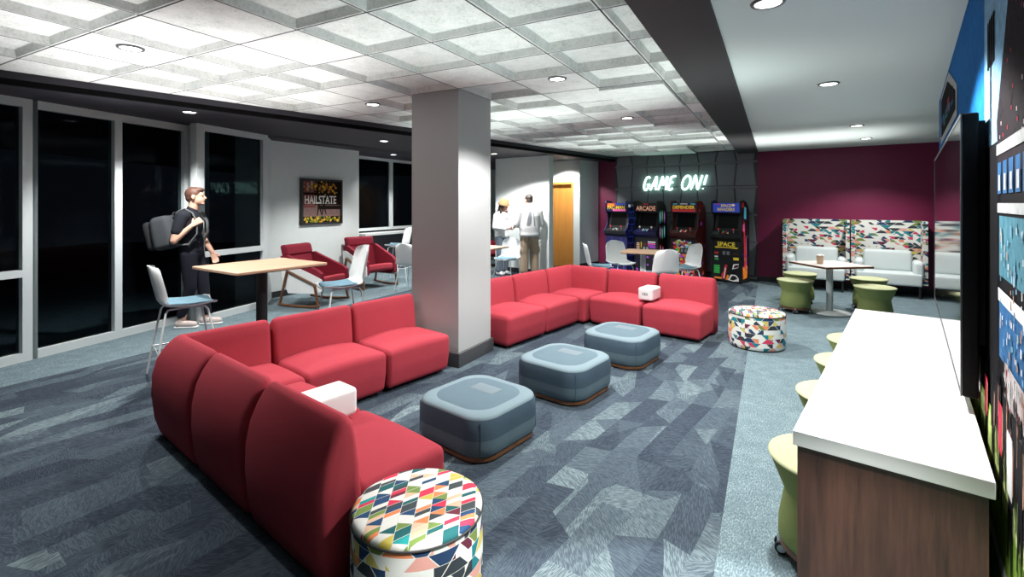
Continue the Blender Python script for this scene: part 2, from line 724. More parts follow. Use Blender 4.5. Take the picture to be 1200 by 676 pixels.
M_['tvcase'] = plain('black_casing', (0.004, 0.004, 0.0045), 0.6, spec=0.12)
M_['lens'] = plain('lamp_lens', (1, 1, 1), 0.4, emis=(1.0, 0.99, 0.96), estr=9.0)
M_['ring'] = plain('lamp_trim', (0.10, 0.10, 0.105), 0.4)
M_['neon'] = plain('neon_tube', (0.8, 1, 0.9), 0.3, emis=(0.55, 1.0, 0.78), estr=6.5)
M_['cup'] = plain('kraft_paper', (0.55, 0.40, 0.27), 0.7)
M_['lid'] = plain('cup_lid', (0.75, 0.72, 0.68), 0.4)
M_['pouf_side'] = geo_fabric('pouf_side_fabric', 'side', 0.255, 0.046, 0.085)
M_['pouf_top'] = geo_fabric('pouf_top_fabric', 'top', 0.255, 0.056, 0.046, ang=R(3))
M_['seat_pattern'] = geo_fabric('settee_back_fabric', 'wall', 0.255, 0.048, 0.120)


# ------------------------------------------------------------------ plan directions
TB = math.atan2(-0.633, 0.774)               # frame whose x runs towards the mural wall and y along it
UB, VB = Vector((0.633, 0.774)), Vector((0.774, -0.633))
UA = Vector((0.4746, 0.8802))                # direction of the ceiling grid
VA = Vector((0.8802, -0.4746))
TA = math.atan2(-0.4746, 0.8802)
TC = math.atan2(-0.5758, 0.8176)             # frame of the back wall: x along it to the right, y into it
DC, NC = Vector((0.8176, -0.5758)), Vector((0.5758, 0.8176))


def wall_strip(name, p, q, z0, z1, thick, mat, **kw):
    """upright wall between two plan points; thickness goes to the left of p->q when positive"""
    p, q = Vector(p), Vector(q)
    d = (q - p).normalized()
    n = Vector((-d.y, d.x)) * thick
    mb = MB().prism([tuple(p), tuple(q), tuple(q + n), tuple(p + n)], z0, z1)
    return struct(name, mb, mat, smooth=False, **kw)


# ------------------------------------------------------------------ floor
mb = MB().prism([(-9, -2.5), (11, -2.5), (11, 18), (-9, 18)], -0.08, 0.0)
struct('floor', mb, M_['carpet'], smooth=False)

# ------------------------------------------------------------------ coffered ceiling
G0 = Vector((-0.499, 4.541))
TS = 0.582


def fascia_x(y):            # left limit of the coffers
    return 2.40 - 0.881 * (11.29 - y)


def beam_x(y):              # right limit of the coffers
    return -0.733 + 0.5394 * y


rnd = random.Random(21)
mb = MB()
EDGE = 0.204 - 0.012                     # width of the cut tiles along the beam
jb = None
for i in range(-14, 16):
    for j in range(-12, 12):
        c = G0 + UA * (i + 0.5) * TS + VA * (j + 0.5) * TS
        if c.y < -0.9 or c.y > 12.4 or c.x < fascia_x(c.y) - 0.9:
            continue
        if c.dot(NC) > Vector((2.4, 11.29)).dot(NC) + 0.5:
            continue
        # distance from the beam face to the cell's left side
        left = G0 + UA * (i + 0.5) * TS + VA * j * TS
        db = (Vector((beam_x(left.y), left.y)) - left).dot(VA)
        if db < 0.02:
            continue
        h = TS / 2 - 0.004
        x0, x1 = -h, min(h, -TS / 2 + db - 0.004)
        corners = [c + UA * (a_ * TS / 2) + VA * (b_ * TS / 2) for a_ in (-1, 1) for b_ in (-1, 1)]
        k = rnd.random()
        if min(p_.x - fascia_x(p_.y) for p_ in corners) < 0.0 or max(p_.dot(NC) for p_ in corners) > Vector((2.4, 11.29)).dot(NC):
            k = 0.75
        if any(abs((Vector(P(*q_, ZC)) - c).dot(UA)) < TS / 2 + 0.05 and abs((Vector(P(*q_, ZC)) - c).dot(VA)) < TS / 2 + 0.05
               for q_ in ((153, 56), (653, 92), (437, 122), (735, 138))):
            k = 0.75                     # tiles that carry a downlight are flush
        M = Matrix.Translation((c.x, c.y, ZC)) @ Matrix.Rotation(TA, 4, 'Z')
        ring = lambda e, z: [(x0 + e, -h + e, z), (x1 - e, -h + e, z), (x1 - e, h - e, z), (x0 + e, h - e, z)]
        if k < 0.72:
            dep = rnd.choice((0.045, 0.055, 0.065))
            vs = ring(0, 0.0) + ring(0.010, 0.0) + ring(0.022, dep)
        elif k < 0.90:
            vs = ring(0, 0.0) + ring(0.01, 0.0) + ring(0.012, 0.001)
        else:
            vs = ring(0, 0.02) + ring(0, -0.032) + ring(0.004, -0.032)
        fs = []
        for a in (0, 4):
            for q in range(4):
                fs.append((a + q, a + (q + 1) % 4, a + 4 + (q + 1) % 4, a + 4 + q))
        fs.append((8, 9, 10, 11))
        mb.add(vs, fs, 0, M)
# dark bars of the grid, seen in the joints
for i in range(-14, 17):
    M = Matrix.Translation((G0.x, G0.y, 0)) @ Matrix.Rotation(TA, 4, 'Z')
    mb.box(-8, 6, i * TS - 0.005, i * TS + 0.005, ZC - 0.001, ZC + 0.012, 1, M)
for j in range(-12, 9):
    M = Matrix.Translation((G0.x, G0.y, 0)) @ Matrix.Rotation(TA, 4, 'Z')
    mb.box(j * TS - 0.005, j * TS + 0.005, -9, 9, ZC - 0.001, ZC + 0.012, 1, M)
# slab above
mb.prism([(-9, -2.5), (11, -2.5), (11, 18), (-9, 18)], ZC + 0.16, ZC + 0.2, 0)
struct('ceiling', mb, [M_['tile'], M_['grid']], smooth=False)

# dark soffit on the left with its black lip
mb = MB()
mb.prism([(-9.5, -2.5), (fascia_x(-2.5), -2.5), (2.40, 11.29), (2.9, 12.6), (2.9, 18), (-9.5, 18)], ZS, ZS + 0.15)
struct('ceiling_left', mb, M_['soffit'], smooth=False)
mb = MB()
d = Vector((0.881, 1.0)).normalized()
n = Vector((d.y, -d.x))
p, q = Vector((fascia_x(-2.5), -2.5)), Vector((2.40, 11.29))
mb.prism([tuple(p), tuple(q), tuple(q + n * -0.05), tuple(p + n * -0.05)], 2.492, ZC + 0.15)
struct('trim_fascia', mb, M_['black'], smooth=False)

# dark beam
mb = MB()
e0, e1 = Vector((beam_x(-2.5), -2.5)), Vector((beam_x(9.9), 9.9))
nb = Vector((0.8802, -0.4746))
mb.prism([tuple(e0), tuple(e1), tuple(e1 + nb * 0.365), tuple(e0 + nb * 0.365)], ZS - 0.02, ZC + 0.15)
struct('beam', mb, M_['beam'], smooth=False)
# plain ceiling on the right
mb = MB()
mb.prism([tuple(e0 + nb * 0.355), tuple(e1 + nb * 0.355), (5.2, 9.6), (11, 5.4), (11, -2.5)], ZS, ZS + 0.15)
struct('ceiling_right', mb, M_['drywall'], smooth=False)

# ------------------------------------------------------------------ back wall: maroon and charcoal panelling


def cpt(t, back=0.0):
    """plan point on the back wall, t metres along it from the left end of the panelling"""
    v = Vector((2.40, 11.29)) + DC * t + NC * back
    return v


mb = MB()
M = Matrix.Translation((2.40, 11.29, 0)) @ Matrix.Rotation(TC, 4, 'Z')
mb.box(2.97, 9.5, 0.0, 0.15, 0, ZS + 0.1, 0, M)
mb.box(-1.0, 0.05, 0.28, 0.42, 0, ZS + 0.1, 0, M)
struct('wall_back', mb, M_['maroon'], smooth=False)
mb = MB()
mb.box(2.97, 9.5, -0.012, 0.0, 0, 0.1, 0, M)
mb.box(-0.9, 0.0, 0.268, 0.28, 0, 0.1, 0, M)
struct('baseboard_back', mb, M_['base'], smooth=False)
# panelling: slightly irregular raised panels, three rows
mb = MB()
mb.box(0.0, 2.97, 0.0, 0.40, 0, ZC + 0.1, 1, M)
rp = random.Random(5)
rows = [(0.10, 0.72), (0.76, 1.28), (1.32, 1.83), (1.875, 2.335), (2.375, 2.59)]
nx = 8
xs = [0.04 + (2.90 / nx) * i for i in range(nx + 1)]
for r, (z0, z1) in enumerate(rows):
    for i in range(nx):
        g = 0.008
        jl = [0.022 * (1 if (r + a) % 2 else -1) for a in range(nx + 1)]
        a0, a1 = xs[i] + jl[i], xs[i] - jl[i]
        b0, b1 = xs[i + 1] + jl[i + 1], xs[i + 1] - jl[i + 1]
        y0, y1 = -0.001, -0.015
        e = 0.012
        vs = [(a0 + g, y0, z0), (b0 - g, y0, z0), (b1 - g, y0, z1), (a1 + g, y0, z1),
              (a0 + g + e, y1, z0 + e), (b0 - g - e, y1, z0 + e), (b1 - g - e, y1, z1 - e), (a1 + g + e, y1, z1 - e)]
        fs = [(4, 5, 6, 7), (0, 1, 5, 4), (1, 2, 6, 5), (2, 3, 7, 6), (3, 0, 4, 7)]
        mb.add(vs, fs, 0, M)
for z in (0.05, 0.74, 1.30, 1.852, 2.355):
    mb.box(0.0, 2.97, -0.012, 0.0, z - 0.020, z + 0.020, 0, M)
struct('wall_panelling', mb, [M_['panel'], M_['groove']], smooth=False)

# ------------------------------------------------------------------ mural wall on the right
mural_cols = [
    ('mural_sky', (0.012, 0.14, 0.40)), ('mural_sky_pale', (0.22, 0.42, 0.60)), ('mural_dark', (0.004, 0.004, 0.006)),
    ('mural_crowd_dark', (0.018, 0.013, 0.017)), ('mural_concrete', (0.42, 0.44, 0.44)), ('mural_teal', (0.07, 0.20, 0.26)),
    ('mural_crowd_pale', (0.48, 0.42, 0.42)), ('mural_grass', (0.26, 0.44, 0.06)), ('mural_grass_pale', (0.50, 0.60, 0.22)),
    ('mural_red', (0.45, 0.03, 0.06)), ('mural_white', (0.75, 0.76, 0.76)), ('mural_blue', (0.03, 0.12, 0.28)),
    ('mural_skin', (0.42, 0.24, 0.17))]
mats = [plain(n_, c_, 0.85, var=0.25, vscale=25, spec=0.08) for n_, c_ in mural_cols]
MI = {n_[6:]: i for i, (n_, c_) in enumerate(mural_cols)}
# wall-local frame: origin where the line X = .2927 + .8175 Y meets Y = 0, s runs along the wall
MW = Matrix.Translation((0.2927, 0.0, 0.0)) @ Matrix.Rotation(TB, 4, 'Z')
SL = 1.0 / 0.774


def wp(x, y):
    Y = 0.2927 / ((x - 600.0) / F - 0.8175)
    return (Y * SL, H - (y - HY) * Y / F)


mb = MB()
SEND = 4.84 * SL
mb.box(0.0, 0.14, -3.0, SEND, 0, ZS + 0.05, MI['sky'], MW)


def flat(pts, k, layer):
    x = -0.0012 * layer
    mb.add([(x, s, z) for s, z in pts], [tuple(range(len(pts)))], k, MW)


def rectsz(s0, s1, z0, z1, k, layer):
    flat([(s0, z0), (s1, z0), (s1, z1), (s0, z1)], k, layer)


rm = random.Random(11)
# paler sky at this end, colour lightened further to strengthen the downlight's scallop
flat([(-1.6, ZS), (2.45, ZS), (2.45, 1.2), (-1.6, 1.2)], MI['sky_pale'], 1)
# grandstand: tiers
rectsz(-1.6, 2.08, 0.2, 1.76, MI['dark'], 2)
rectsz(2.0, 4.9, 0.8, 1.735, MI['dark'], 2)  # plain dark area behind and beside the screen
flat([(-1.6, 2.53), (-1.6, 1.60), (2.05, 1.62), (2.08, 1.80), (1.85, 2.12), (1.45, 2.53)], MI['crowd_dark'], 3)
for q in range(900):
    s = rm.uniform(-1.5, 2.02)
    z = rm.uniform(1.68, 2.5)
    lim = 1.80 + (2.08 - s) * 0.9
    if z > lim:
        continue
    rectsz(s, s + 0.012, z, z + 0.012, rm.choice([MI['crowd_pale'], MI['red'], MI['dark'], MI['dark'], MI['dark']]), 4)
rectsz(-1.6, 2.06, 1.685, 1.72, MI['concrete'], 5)
for i in range(31):
    s = 1.97 - i * 0.115
    rectsz(s, s + 0.075, 1.56, 1.66, MI['blue'], 4)
    rectsz(s + 0.01, s + 0.05, 1.57, 1.62, MI['concrete'], 5)
rectsz(-1.6, 2.04, 1.50, 1.53, MI['concrete'], 5)
rectsz(-1.6, 2.02, 1.30, 1.49, MI['teal'], 3)
rectsz(-1.6, 2.02, 1.22, 1.26, MI['white'], 5)
rectsz(-1.6, 2.02, 1.04, 1.22, MI['blue'], 3)
for q in range(700):
    s = rm.uniform(-1.5, 1.98)
    z = rm.uniform(1.06, 1.46)
    rectsz(s, s + 0.014, z, z + rm.uniform(0.012, 0.03), rm.choice([MI['concrete'], MI['white'], MI['teal'], MI['skin'], MI['sky_pale']]), 6)
# pale crowd behind the touchline
rectsz(-1.6, 1.86, 0.80, 1.06, MI['crowd_pale'], 7)
for q in range(700):
    s = rm.uniform(-1.5, 1.86)
    z = rm.uniform(0.80, 1.05)
    rectsz(s, s + 0.012, z, z + rm.uniform(0.015, 0.04), rm.choice([MI['white'], MI['red'], MI['dark'], MI['skin'], MI['concrete']]), 8)
# pitch
rectsz(-2.0, 4.9, 0.0, 0.82, MI['grass'], 6)
flat([(0.3, 0.62), (5.2, 0.62), (5.2, 0.80), (0.3, 0.80)], MI['grass_pale'], 7)
flat([(0.2, 0.36), (2.4, 0.40), (2.4, 0.45), (0.2, 0.44)], MI['white'], 8)
flat([(0.6, 0.02), (2.0, 0.20), (2.0, 0.23), (0.6, 0.06)], MI['dark'], 8)
# players on the pitch, small upright figures with two legs, trunk and head


def player(s, z, h, shirt, k=9):
    flat([(s - 0.06 * h, z), (s - 0.02 * h, z), (s + 0.02 * h, z + 0.48 * h), (s - 0.07 * h, z + 0.48 * h)], MI['dark'], k)
    flat([(s + 0.08 * h, z + 0.02), (s + 0.12 * h, z + 0.02), (s + 0.07 * h, z + 0.48 * h), (s - 0.01 * h, z + 0.48 * h)], MI['dark'], k)
    flat([(s - 0.09 * h, z + 0.46 * h), (s + 0.09 * h, z + 0.46 * h), (s + 0.12 * h, z + 0.84 * h), (s - 0.12 * h, z + 0.84 * h)], shirt, k + 1)
    flat([(s - 0.13 * h, z + 0.52 * h), (s - 0.10 * h, z + 0.50 * h), (s - 0.10 * h, z + 0.84 * h), (s - 0.15 * h, z + 0.80 * h)], MI['skin'], k + 1)
    flat([(s + 0.045 * h * math.cos(a), z + 0.91 * h + 0.07 * h * math.sin(a)) for a in [i * math.pi / 4 for i in range(8)]], MI['dark'], k + 1)


for (s, z, h) in ((1.42, 0.42, 0.52), (1.58, 0.55, 0.45), (1.74, 0.50, 0.46), (1.92, 0.58, 0.40), (2.1, 0.60, 0.38), (2.28, 0.60, 0.36),
                  (2.5, 0.62, 0.36), (1.66, 0.66, 0.36), (1.83, 0.68, 0.34), (2.0, 0.7, 0.32), (1.50, 0.66, 0.36)):
    player(s, z, h, rm.choice([MI['dark'], MI['dark'], MI['red'], MI['white']]))
# floodlight mast
sA, zA = wp(1162, 78)
sB, zB = wp(1163.5, 18)
rectsz(sA - 0.012, sA + 0.012, 1.72, zA + 0.02, MI['dark'], 3)
for i in range(9):
    for jx in range(4):
        z = zA + (zB - zA) * i / 9
        rectsz(sA - 0.10 + jx * 0.05, sA - 0.064 + jx * 0.05, z, z + 0.022, MI['dark'], 3)
rectsz(sA - 0.006, sA + 0.006, zA, zB, MI['dark'], 4)
# big scoreboard beside the sky
s0, s1 = 2.98 * SL, 4.5 * SL
flat([(s0, 2.07), (s1, 2.07), (s1, 2.50), (3.6 * SL, 2.50), (s0, 2.26)], MI['concrete'], 3)
flat([(s0 + 0.09, 2.12), (s1 - 0.10, 2.12), (s1 - 0.10, 2.46), (3.7 * SL, 2.46), (s0 + 0.09, 2.24)], MI['dark'], 4)
for q in range(22):
    s = rm.uniform(s0 + 0.12, s1 - 0.5)
    z = rm.uniform(2.13, 2.28)
    rectsz(s, s + rm.uniform(0.1, 0.35), z, z + rm.uniform(0.02, 0.07), rm.choice([MI['teal'], MI['blue'], MI['red'], MI['crowd_dark'], MI['dark']]), 5)
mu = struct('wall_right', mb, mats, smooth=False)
mb = MB()
mb.box(-0.014, 0.0, -3.0, SEND, 0.0, 0.10, 0, MW)
struct('baseboard_right', mb, M_['base'], smooth=False)

# ------------------------------------------------------------------ column
mb = MB()
M = Matrix.Translation((-0.499, 4.541, 0)) @ Matrix.Rotation(TA, 4, 'Z')
mb.box(-0.557, 0.0, 0.0, 0.582, 0, ZC + 0.1, 0, M)
colm = struct('column', mb, M_['column'], smooth=False)
mb = MB()
mb.rbox(-0.557 - 0.025, 0.025, -0.025, 0.607, 0, 0.132, 0.006, 0, M, n=2, m=1)
mb.build('plinth', M_['plinth'], colm)

# ------------------------------------------------------------------ windows on the left
DW = Vector((0.3, 1.0)).normalized()
TW = math.atan2(-DW.x, DW.y)     # local y along the glazing, local x to the right (into the room)


def wy(x):                       # depth at which the glazing is met at a photo column
    return -6.113 / ((x - 600.0) / F - 0.3)


WO = Vector((-6.113, 0.0))       # origin of the glazing line


def sW(x):
    return wy(x) / DW.y


def window(name, s0, s1, origin, z0=0.0, z1=2.57, transom=None, wl=0.08, wr=0.08, bot=0.085, top=0.11, depth=0.10):
    M = Matrix.Translation((origin.x, origin.y, 0)) @ Matrix.Rotation(TW, 4, 'Z')
    mb = MB()
    mb.box(-depth, 0, s0 - wl / 2, s0 + wl / 2, z0, z1, 0, M)
    mb.box(-depth, 0, s1 - wr / 2, s1 + wr / 2, z0, z1, 0, M)
    mb.box(-depth, 0, s0 + wl / 2, s1 - wr / 2, z0, z0 + bot, 0, M)
    mb.box(-depth, 0, s0 + wl / 2, s1 - wr / 2, z1 - top, z1, 0, M)
    if transom:
        mb.box(-depth, 0, s0 + wl / 2, s1 - wr / 2, transom - 0.035, transom + 0.035, 0, M)
    o = struct(name, mb, M_['frame'], smooth=False)
    mb = MB()
    mb.box(-depth * 0.6, -depth * 0.6 + 0.008, s0 + wl / 2, s1 - wr / 2, z0 + bot, z1 - top, 0, M)
    mb.build('pane', M_['glass'], o, smooth=False)
    return o


window('window_1', sW(32.5) - 1.25, sW(32.5), WO, transom=0.85, wl=0.04)
window('window_2', sW(32.5) + 0.08, sW(139), WO, wl=0.0001, wr=0.08)
window('window_3', sW(139) + 0.04, sW(218), WO, wl=0.0001, wr=0.05)
window('window_5', sW(32.5) - 2.9, sW(32.5) - 1.25, WO)
# pier between the two runs, then the nearer run
pj0, pj1 = Vector((-4.24, 6.34)), Vector((-3.97, 6.13))
mb = MB().prism([tuple(pj0), tuple(pj1), tuple(pj1 + DW * 0.10), (-4.2, 6.75), (-4.4, 6.7)], 0, 2.57)
struct('trim_1', mb, M_['frame'], smooth=False)
WO2 = Vector((-3.97, 6.13)) - DW * (6.13 / DW.y)
sY = lambda y: y / DW.y
window('window_4', sY(6.13) + 0.04, sY(7.20), WO2, transom=0.87, wl=0.09, wr=0.09)
# post and picture wall
mb = MB().prism([(-3.655, 7.20), (-3.86, 7.81), (-4.3, 7.9), (-4.1, 7.2)], 0.0, 2.57)
struct('trim_2', mb, M_['frame'], smooth=False)
HA, HB = Vector((-3.88, 7.81)), Vector((-2.97, 9.44))
wall_strip('wall_left', HA, HB, 0, ZS + 0.06, 0.655, M_['white_wall'])
wall_strip('baseboard_left', HA, HB, 0, 0.10, -0.012, M_['base'])
# far glazing behind the bar ledge
FA = Vector((-3.25, 10.3))
FB = FA + UA * 7.2
wall_strip('wall_ledge', FA - UA * 0.8, FB, 0, 0.86, 0.14, plain('dark_infill', (0.03, 0.032, 0.042), 0.5))
fw = MB()
MF = Matrix.Translation((FA.x, FA.y, 0)) @ Matrix.Rotation(TA, 4, 'Z')
for s in (-0.75, 1.02, 2.6, 4.2, 5.8):
    fw.box(-0.10, 0.0, s - 0.04, s + 0.04, 0.95, ZS + 0.03, 0, MF)
fw.box(-0.10, 0, -0.75, 7.2, ZS - 0.06, ZS + 0.03, 0, MF)
fw.box(-0.10, 0, -0.75, 7.2, 0.93, 0.99, 0, MF)
fo = struct('window_6', fw, M_['frame'], smooth=False)
MB().box(-0.06, -0.052, -0.75, 7.2, 0.99, ZS - 0.06, 0, MF).build('pane', M_['glass'], fo, smooth=False)
struct('sill_1', MB().box(-0.06, 0.30, -0.1, 6.9, 0.845, 0.89, 0, MF), M_['white'], smooth=False)
# night outside
mb = MB().prism([(-16, -3), (-9.05, -3), (-9.05, 19), (-16, 19)], -0.1, 0.0)
struct('ground_outside', mb, M_['outside'], smooth=False)

# ------------------------------------------------------------------ far white partitions, door
wall_strip('wall_middle', (-0.377, 11.13), (0.781, 10.28), 0, ZS + 0.06, 0.17, M_['white_wall'])
wall_strip('baseboard_middle', (-0.377, 11.13), (0.781, 10.28), 0, 0.10, -0.012, M_['base'])
wall_strip('wall_far', (-2.4, 15.9), (1.2, 13.6), 0, ZS + 0.06, 0.12, M_['white_wall'])
DA, DB = Vector((0.70, 11.952)), Vector((1.579, 11.342))
dd = (DB - DA).normalized()
MD = Matrix.Translation((DB.x, DB.y, 0)) @ Matrix.Rotation(math.atan2(dd.y, dd.x), 4, 'Z')   # x along, y into the wall
LD = (DB - DA).length
mb = MB()
mb.box(-0.165, 0.0, 0.0, 0.14, 0, ZS + 0.06, 0, MD)
mb.box(-1.26, 0.0, 0.0, 0.14, 2.03, ZS + 0.06, 0, MD)
mb.box(-1.9, -1.19, 0.0, 0.14, 0, ZS + 0.06, 0, MD)
mb.box(-1.3, -0.1, 0.145, 0.16, 0, 2.1, 0, MD)
struct('wall_door', mb, M_['white_wall'], smooth=False)
mb = MB()
mb.box(-0.215, -0.165, -0.015, 0.12, 0, 2.03, 0, MD)
mb.box(-1.19, -1.14, -0.015, 0.12, 0, 2.03, 0, MD)
mb.box(-1.14, -0.215, -0.015, 0.12, 1.975, 2.03, 0, MD)
dr = struct('door_1', mb, M_['door'], smooth=False)
mb = MB()
mb.rbox(-1.14, -0.215, 0.09, 0.13, 0.005, 1.975, 0.004, 0, MD, n=2, m=1)
leaf = mb.build('door_leaf', M_['door'], dr, smooth=False)
mb = MB()
mb.tube([MD @ Vector((-1.06, 0.09, 1.0)), MD @ Vector((-1.06, 0.04, 1.0)), MD @ Vector((-0.95, 0.04, 1.0))], 0.011)
mb.build('door_handle', M_['chrome'], leaf)
# pier beside the door
mb = MB().prism([(1.579, 11.342), (2.10, 11.82), (1.95, 12.1), (1.45, 11.6)], 0.0, ZS + 0.06)
struct('wall_pier', mb, M_['white_wall'], smooth=False)
wall_strip('baseboard_pier', (1.579, 11.342), (2.10, 11.82), 0, 0.12, -0.012, M_['base'])

# ------------------------------------------------------------------ downlights
dl0 = None


def downlight(x, y, z, label, power=1.0, r=0.075, ang=104, blend=0.5, color=(1.0, 0.985, 0.96)):
    global dl0
    X, Y = P(x, y, z)
    if dl0 is None:
        t = thing('ceiling_downlight', label, 'ceiling light', (X, Y, z), 0, 'recessed downlights')
        mb = MB().lathe([(0.060, -0.004), (0.066, -0.010), (0.078, -0.008), (0.082, 0.0), (0.082, 0.004), (0.060, 0.004)], 28)
        mb.build('trim_ring', M_['ring'], t)
        MB().lathe([(0.001, -0.0055), (0.061, -0.0055), (0.061, -0.002), (0.001, -0.002)], 28).build('lens', M_['lens'], t)
        dl0 = t
    else:
        t = dup(dl0, (X, Y, z), 0, label, 'recessed downlights')
    l = bpy.data.lights.new('downlight_lamp', 'SPOT')
    l.energy = SPOT_POWER * power
    l.spot_size = R(ang)
    l.spot_blend = blend
    l.shadow_soft_size = 0.055
    l.color = color
    o = bpy.data.objects.new('downlight_lamp', l)
    COL.objects.link(o)
    o.location = (X, Y, z - 0.03)
    return t


downlight(153, 56, ZC - 0.001, 'round downlight in the tiled ceiling nearest the tall dark windows', 1.3)
downlight(653, 92, ZC - 0.001, 'round downlight in the tiled ceiling just right of the column head', 2.6, ang=126, blend=0.35)
downlight(437, 122, ZC - 0.001, 'small downlight in the tiled ceiling left of the column head', 1.3)
downlight(735, 138, ZC - 0.001, 'small downlight in the tiled ceiling in front of the neon sign wall', 2.8, ang=128)
downlight(222, 131, ZS - 0.001, 'downlight in the dark soffit above the man with the backpack', 2.4, ang=126)
downlight(450, 165, ZS - 0.001, 'downlight in the dark soffit right of the framed picture, nearer one of two', 2.0, ang=125)
downlight(461, 181, ZS - 0.001, 'downlight in the dark soffit close to the far windows behind the bar stools', 1.8, ang=125)
downlight(579, 180, ZS - 0.001, 'downlight in the dark soffit above the woman in the bucket hat', 1.8, ang=120)
downlight(900, 3, ZS - 0.001, 'large bright downlight at the top edge of the plain ceiling', 2.8, ang=126, blend=0.22)
downlight(971, 98, ZS - 0.001, 'second downlight along the plain ceiling, left of the wall screen', 1.3)
downlight(1004, 147, ZS - 0.001, 'third downlight along the plain ceiling, short of the maroon wall', 1.5, ang=120)
downlight(1015, 162, ZS - 0.001, 'furthest downlight on the plain ceiling, closest to the maroon wall', 1.7, ang=125)


def unseen_spot(loc, tgt, power, ang=95, blend=0.25, color=(1, 0.99, 0.97)):  # spot lamp with no visible fitting
    l = bpy.data.lights.new('unseen_spot', 'SPOT')
    l.energy = power
    l.spot_size = R(ang)
    l.spot_blend = blend
    l.shadow_soft_size = 0.04
    l.color = color
    o = bpy.data.objects.new('unseen_spot', l)
    COL.objects.link(o)
    o.location = loc
    o.rotation_euler = (Vector(tgt) - Vector(loc)).to_track_quat('-Z', 'Y').to_euler()


unseen_spot((0.18, 9.55, 2.50), (0.19, 9.60, 0.0), 300, 124, 0.25)  # added to brighten the partition and the people before it
unseen_spot((1.05, 10.9, 2.52), (1.25, 11.4, 0.8), 160, 110)  # added to brighten the door and the wall above
unseen_spot((0.45, 0.70, 2.50), (0.45, 0.72, 0.0), 620, 63, 0.15)      # next downlight of the row, out of the picture

# ------------------------------------------------------------------ lounge seating
SOFA_PROF = [(0.040, 0.025), (0.014, 0.12), (0.0, 0.27), (0.004, 0.40), (0.026, 0.505), (0.062, 0.580), (0.100, 0.632), (0.128, 0.655),
             (0.150, 0.656), (0.168, 0.635), (0.184, 0.57), (0.198, 0.47), (0.210, 0.36), (0.220, 0.24), (0.222, 0.025)]


def sweep(mb, stations, cap0=True, cap1=True):
    """stations: list of functions (y, z, shrink) -> point; profile shrinks towards its centroid at rounded ends"""
    cy = sum(p[0] for p in SOFA_PROF) / len(SOFA_PROF)
    cz = 0.34
    n = len(SOFA_PROF)
    vs, fs = [], []
    for fn, k in stations:
        for (y, z) in SOFA_PROF:
            yy = cy + (y - cy) * k
            zz = cz + (z - cz) * (1 - (1 - k) * 0.30) if z > 0.1 else z
            vs.append(fn(yy, zz))
    for i in range(len(stations) - 1):
        for j in range(n):
            fs.append((i * n + j, i * n + (j + 1) % n, (i + 1) * n + (j + 1) % n, (i + 1) * n + j))
    fs.append(tuple(range(n)))
    fs.append(tuple(range((len(stations) - 1) * n, len(stations) * n)))
    mb.add(vs, fs)


ROUND = [(0.0, 0.55), (0.004, 0.72), (0.012, 0.86), (0.026, 0.95), (0.045, 1.0)]


def seat_def(crown=0.035):
    def f(p, q):
        x, y, z = p
        if q[2] > 0:
            z += crown * (1 - q[0] ** 2) * (1 - 0.75 * max(q[1], 0) ** 2) * q[2]
        # sides pinch in a little towards the floor
        k = 1 - 0.03 * max(0, -q[2])
        return (x * k, y - 0.018 * max(0, -q[2]) * max(0, q[1]), z)
    return f


def make_unit(w, label, loc, rz, group='red lounge sofa sections'):
    t = thing('sofa_section', label, 'sofa section', loc, rz, group)
    g = 0.004
    mb = MB()
    mb.rbox(-w / 2 + g, w / 2 - g, 0.19, 0.675, 0.03, 0.345, (0.035, 0.045, 0.045), deform=seat_def(), n=4, m=8)
    mb.build('seat', M_['red'], t, angle=180)
    mb = MB()
    st = []
    for (x, k) in ROUND:
        st.append((lambda y, z, x=x: (-w / 2 + g + x, y, z), k))
    for (x, k) in reversed(ROUND):
        st.append((lambda y, z, x=x: (w / 2 - g - x, y, z), k))
    sweep(mb, st)
    mb.build('backrest', M_['red'], t, angle=180)
    for sx in (-1, 1):
        for y in (0.10, 0.58):
            MB().lathe([(0.022, 0.0), (0.022, 0.04)], 14, (sx * (w / 2 - 0.09), y, 0)).build('foot', M_['rubber'], t)
    return t


def make_corner(wx, wyy, label, loc, rz, group='red lounge sofa sections'):
    t = thing('sofa_section', label, 'sofa section', loc, rz, group)
    g = 0.004
    mb = MB()
    cx, cy = (0.19 + wx - g) / 2, (0.19 + wyy - g) / 2

    def d(p, q):
        z = p[2]
        if q[2] > 0:
            z += 0.03 * (1 - q[0] ** 2 * 0.7) * (1 - q[1] ** 2 * 0.7) * q[2]
        return (p[0], p[1], z)
    mb.rbox(0.19, wx - g, 0.19, wyy - g, 0.03, 0.345, (0.04, 0.04, 0.045), deform=d, n=4, m=8)
    mb.build('seat', M_['red'], t, angle=180)
    mb = MB()
    st = []
    for (x, k) in ROUND:
        st.append((lambda y, z, x=x: (wx - g - x, y, z), k))
    for x in (0.5, 0.36):
        st.append((lambda y, z, x=x: (x, y, z), 1.0))
    st.append((lambda y, z: (y + 0.03 * (0.22 - y) / 0.22 + 0.006, y + 0.0, z), 1.0))
    st.append((lambda y, z: (y + 0.006 * (0.22 - y) / 0.22 + 0.0, y + 0.006 * (0.22 - y) / 0.22, z), 1.0))
    st.append((lambda y, z: (y, y + 0.03 * (0.22 - y) / 0.22 + 0.006, z), 1.0))
    for x in (0.36, 0.5):
        st.append((lambda y, z, x=x: (y, x, z), 1.0))
    for (x, k) in reversed(ROUND):
        st.append((lambda y, z, x=x: (y, wyy - g - x, z), k))
    sweep(mb, st)
    mb.build('backrest', M_['red'], t, angle=60)
    for x in (0.12, wx - 0.1):
        for y in (0.12, wyy - 0.1):
            MB().lathe([(0.022, 0.0), (0.022, 0.04)], 14, (x, y, 0)).build('foot', M_['rubber'], t)
    return t


OS = Vector((-2.252, 3.226))


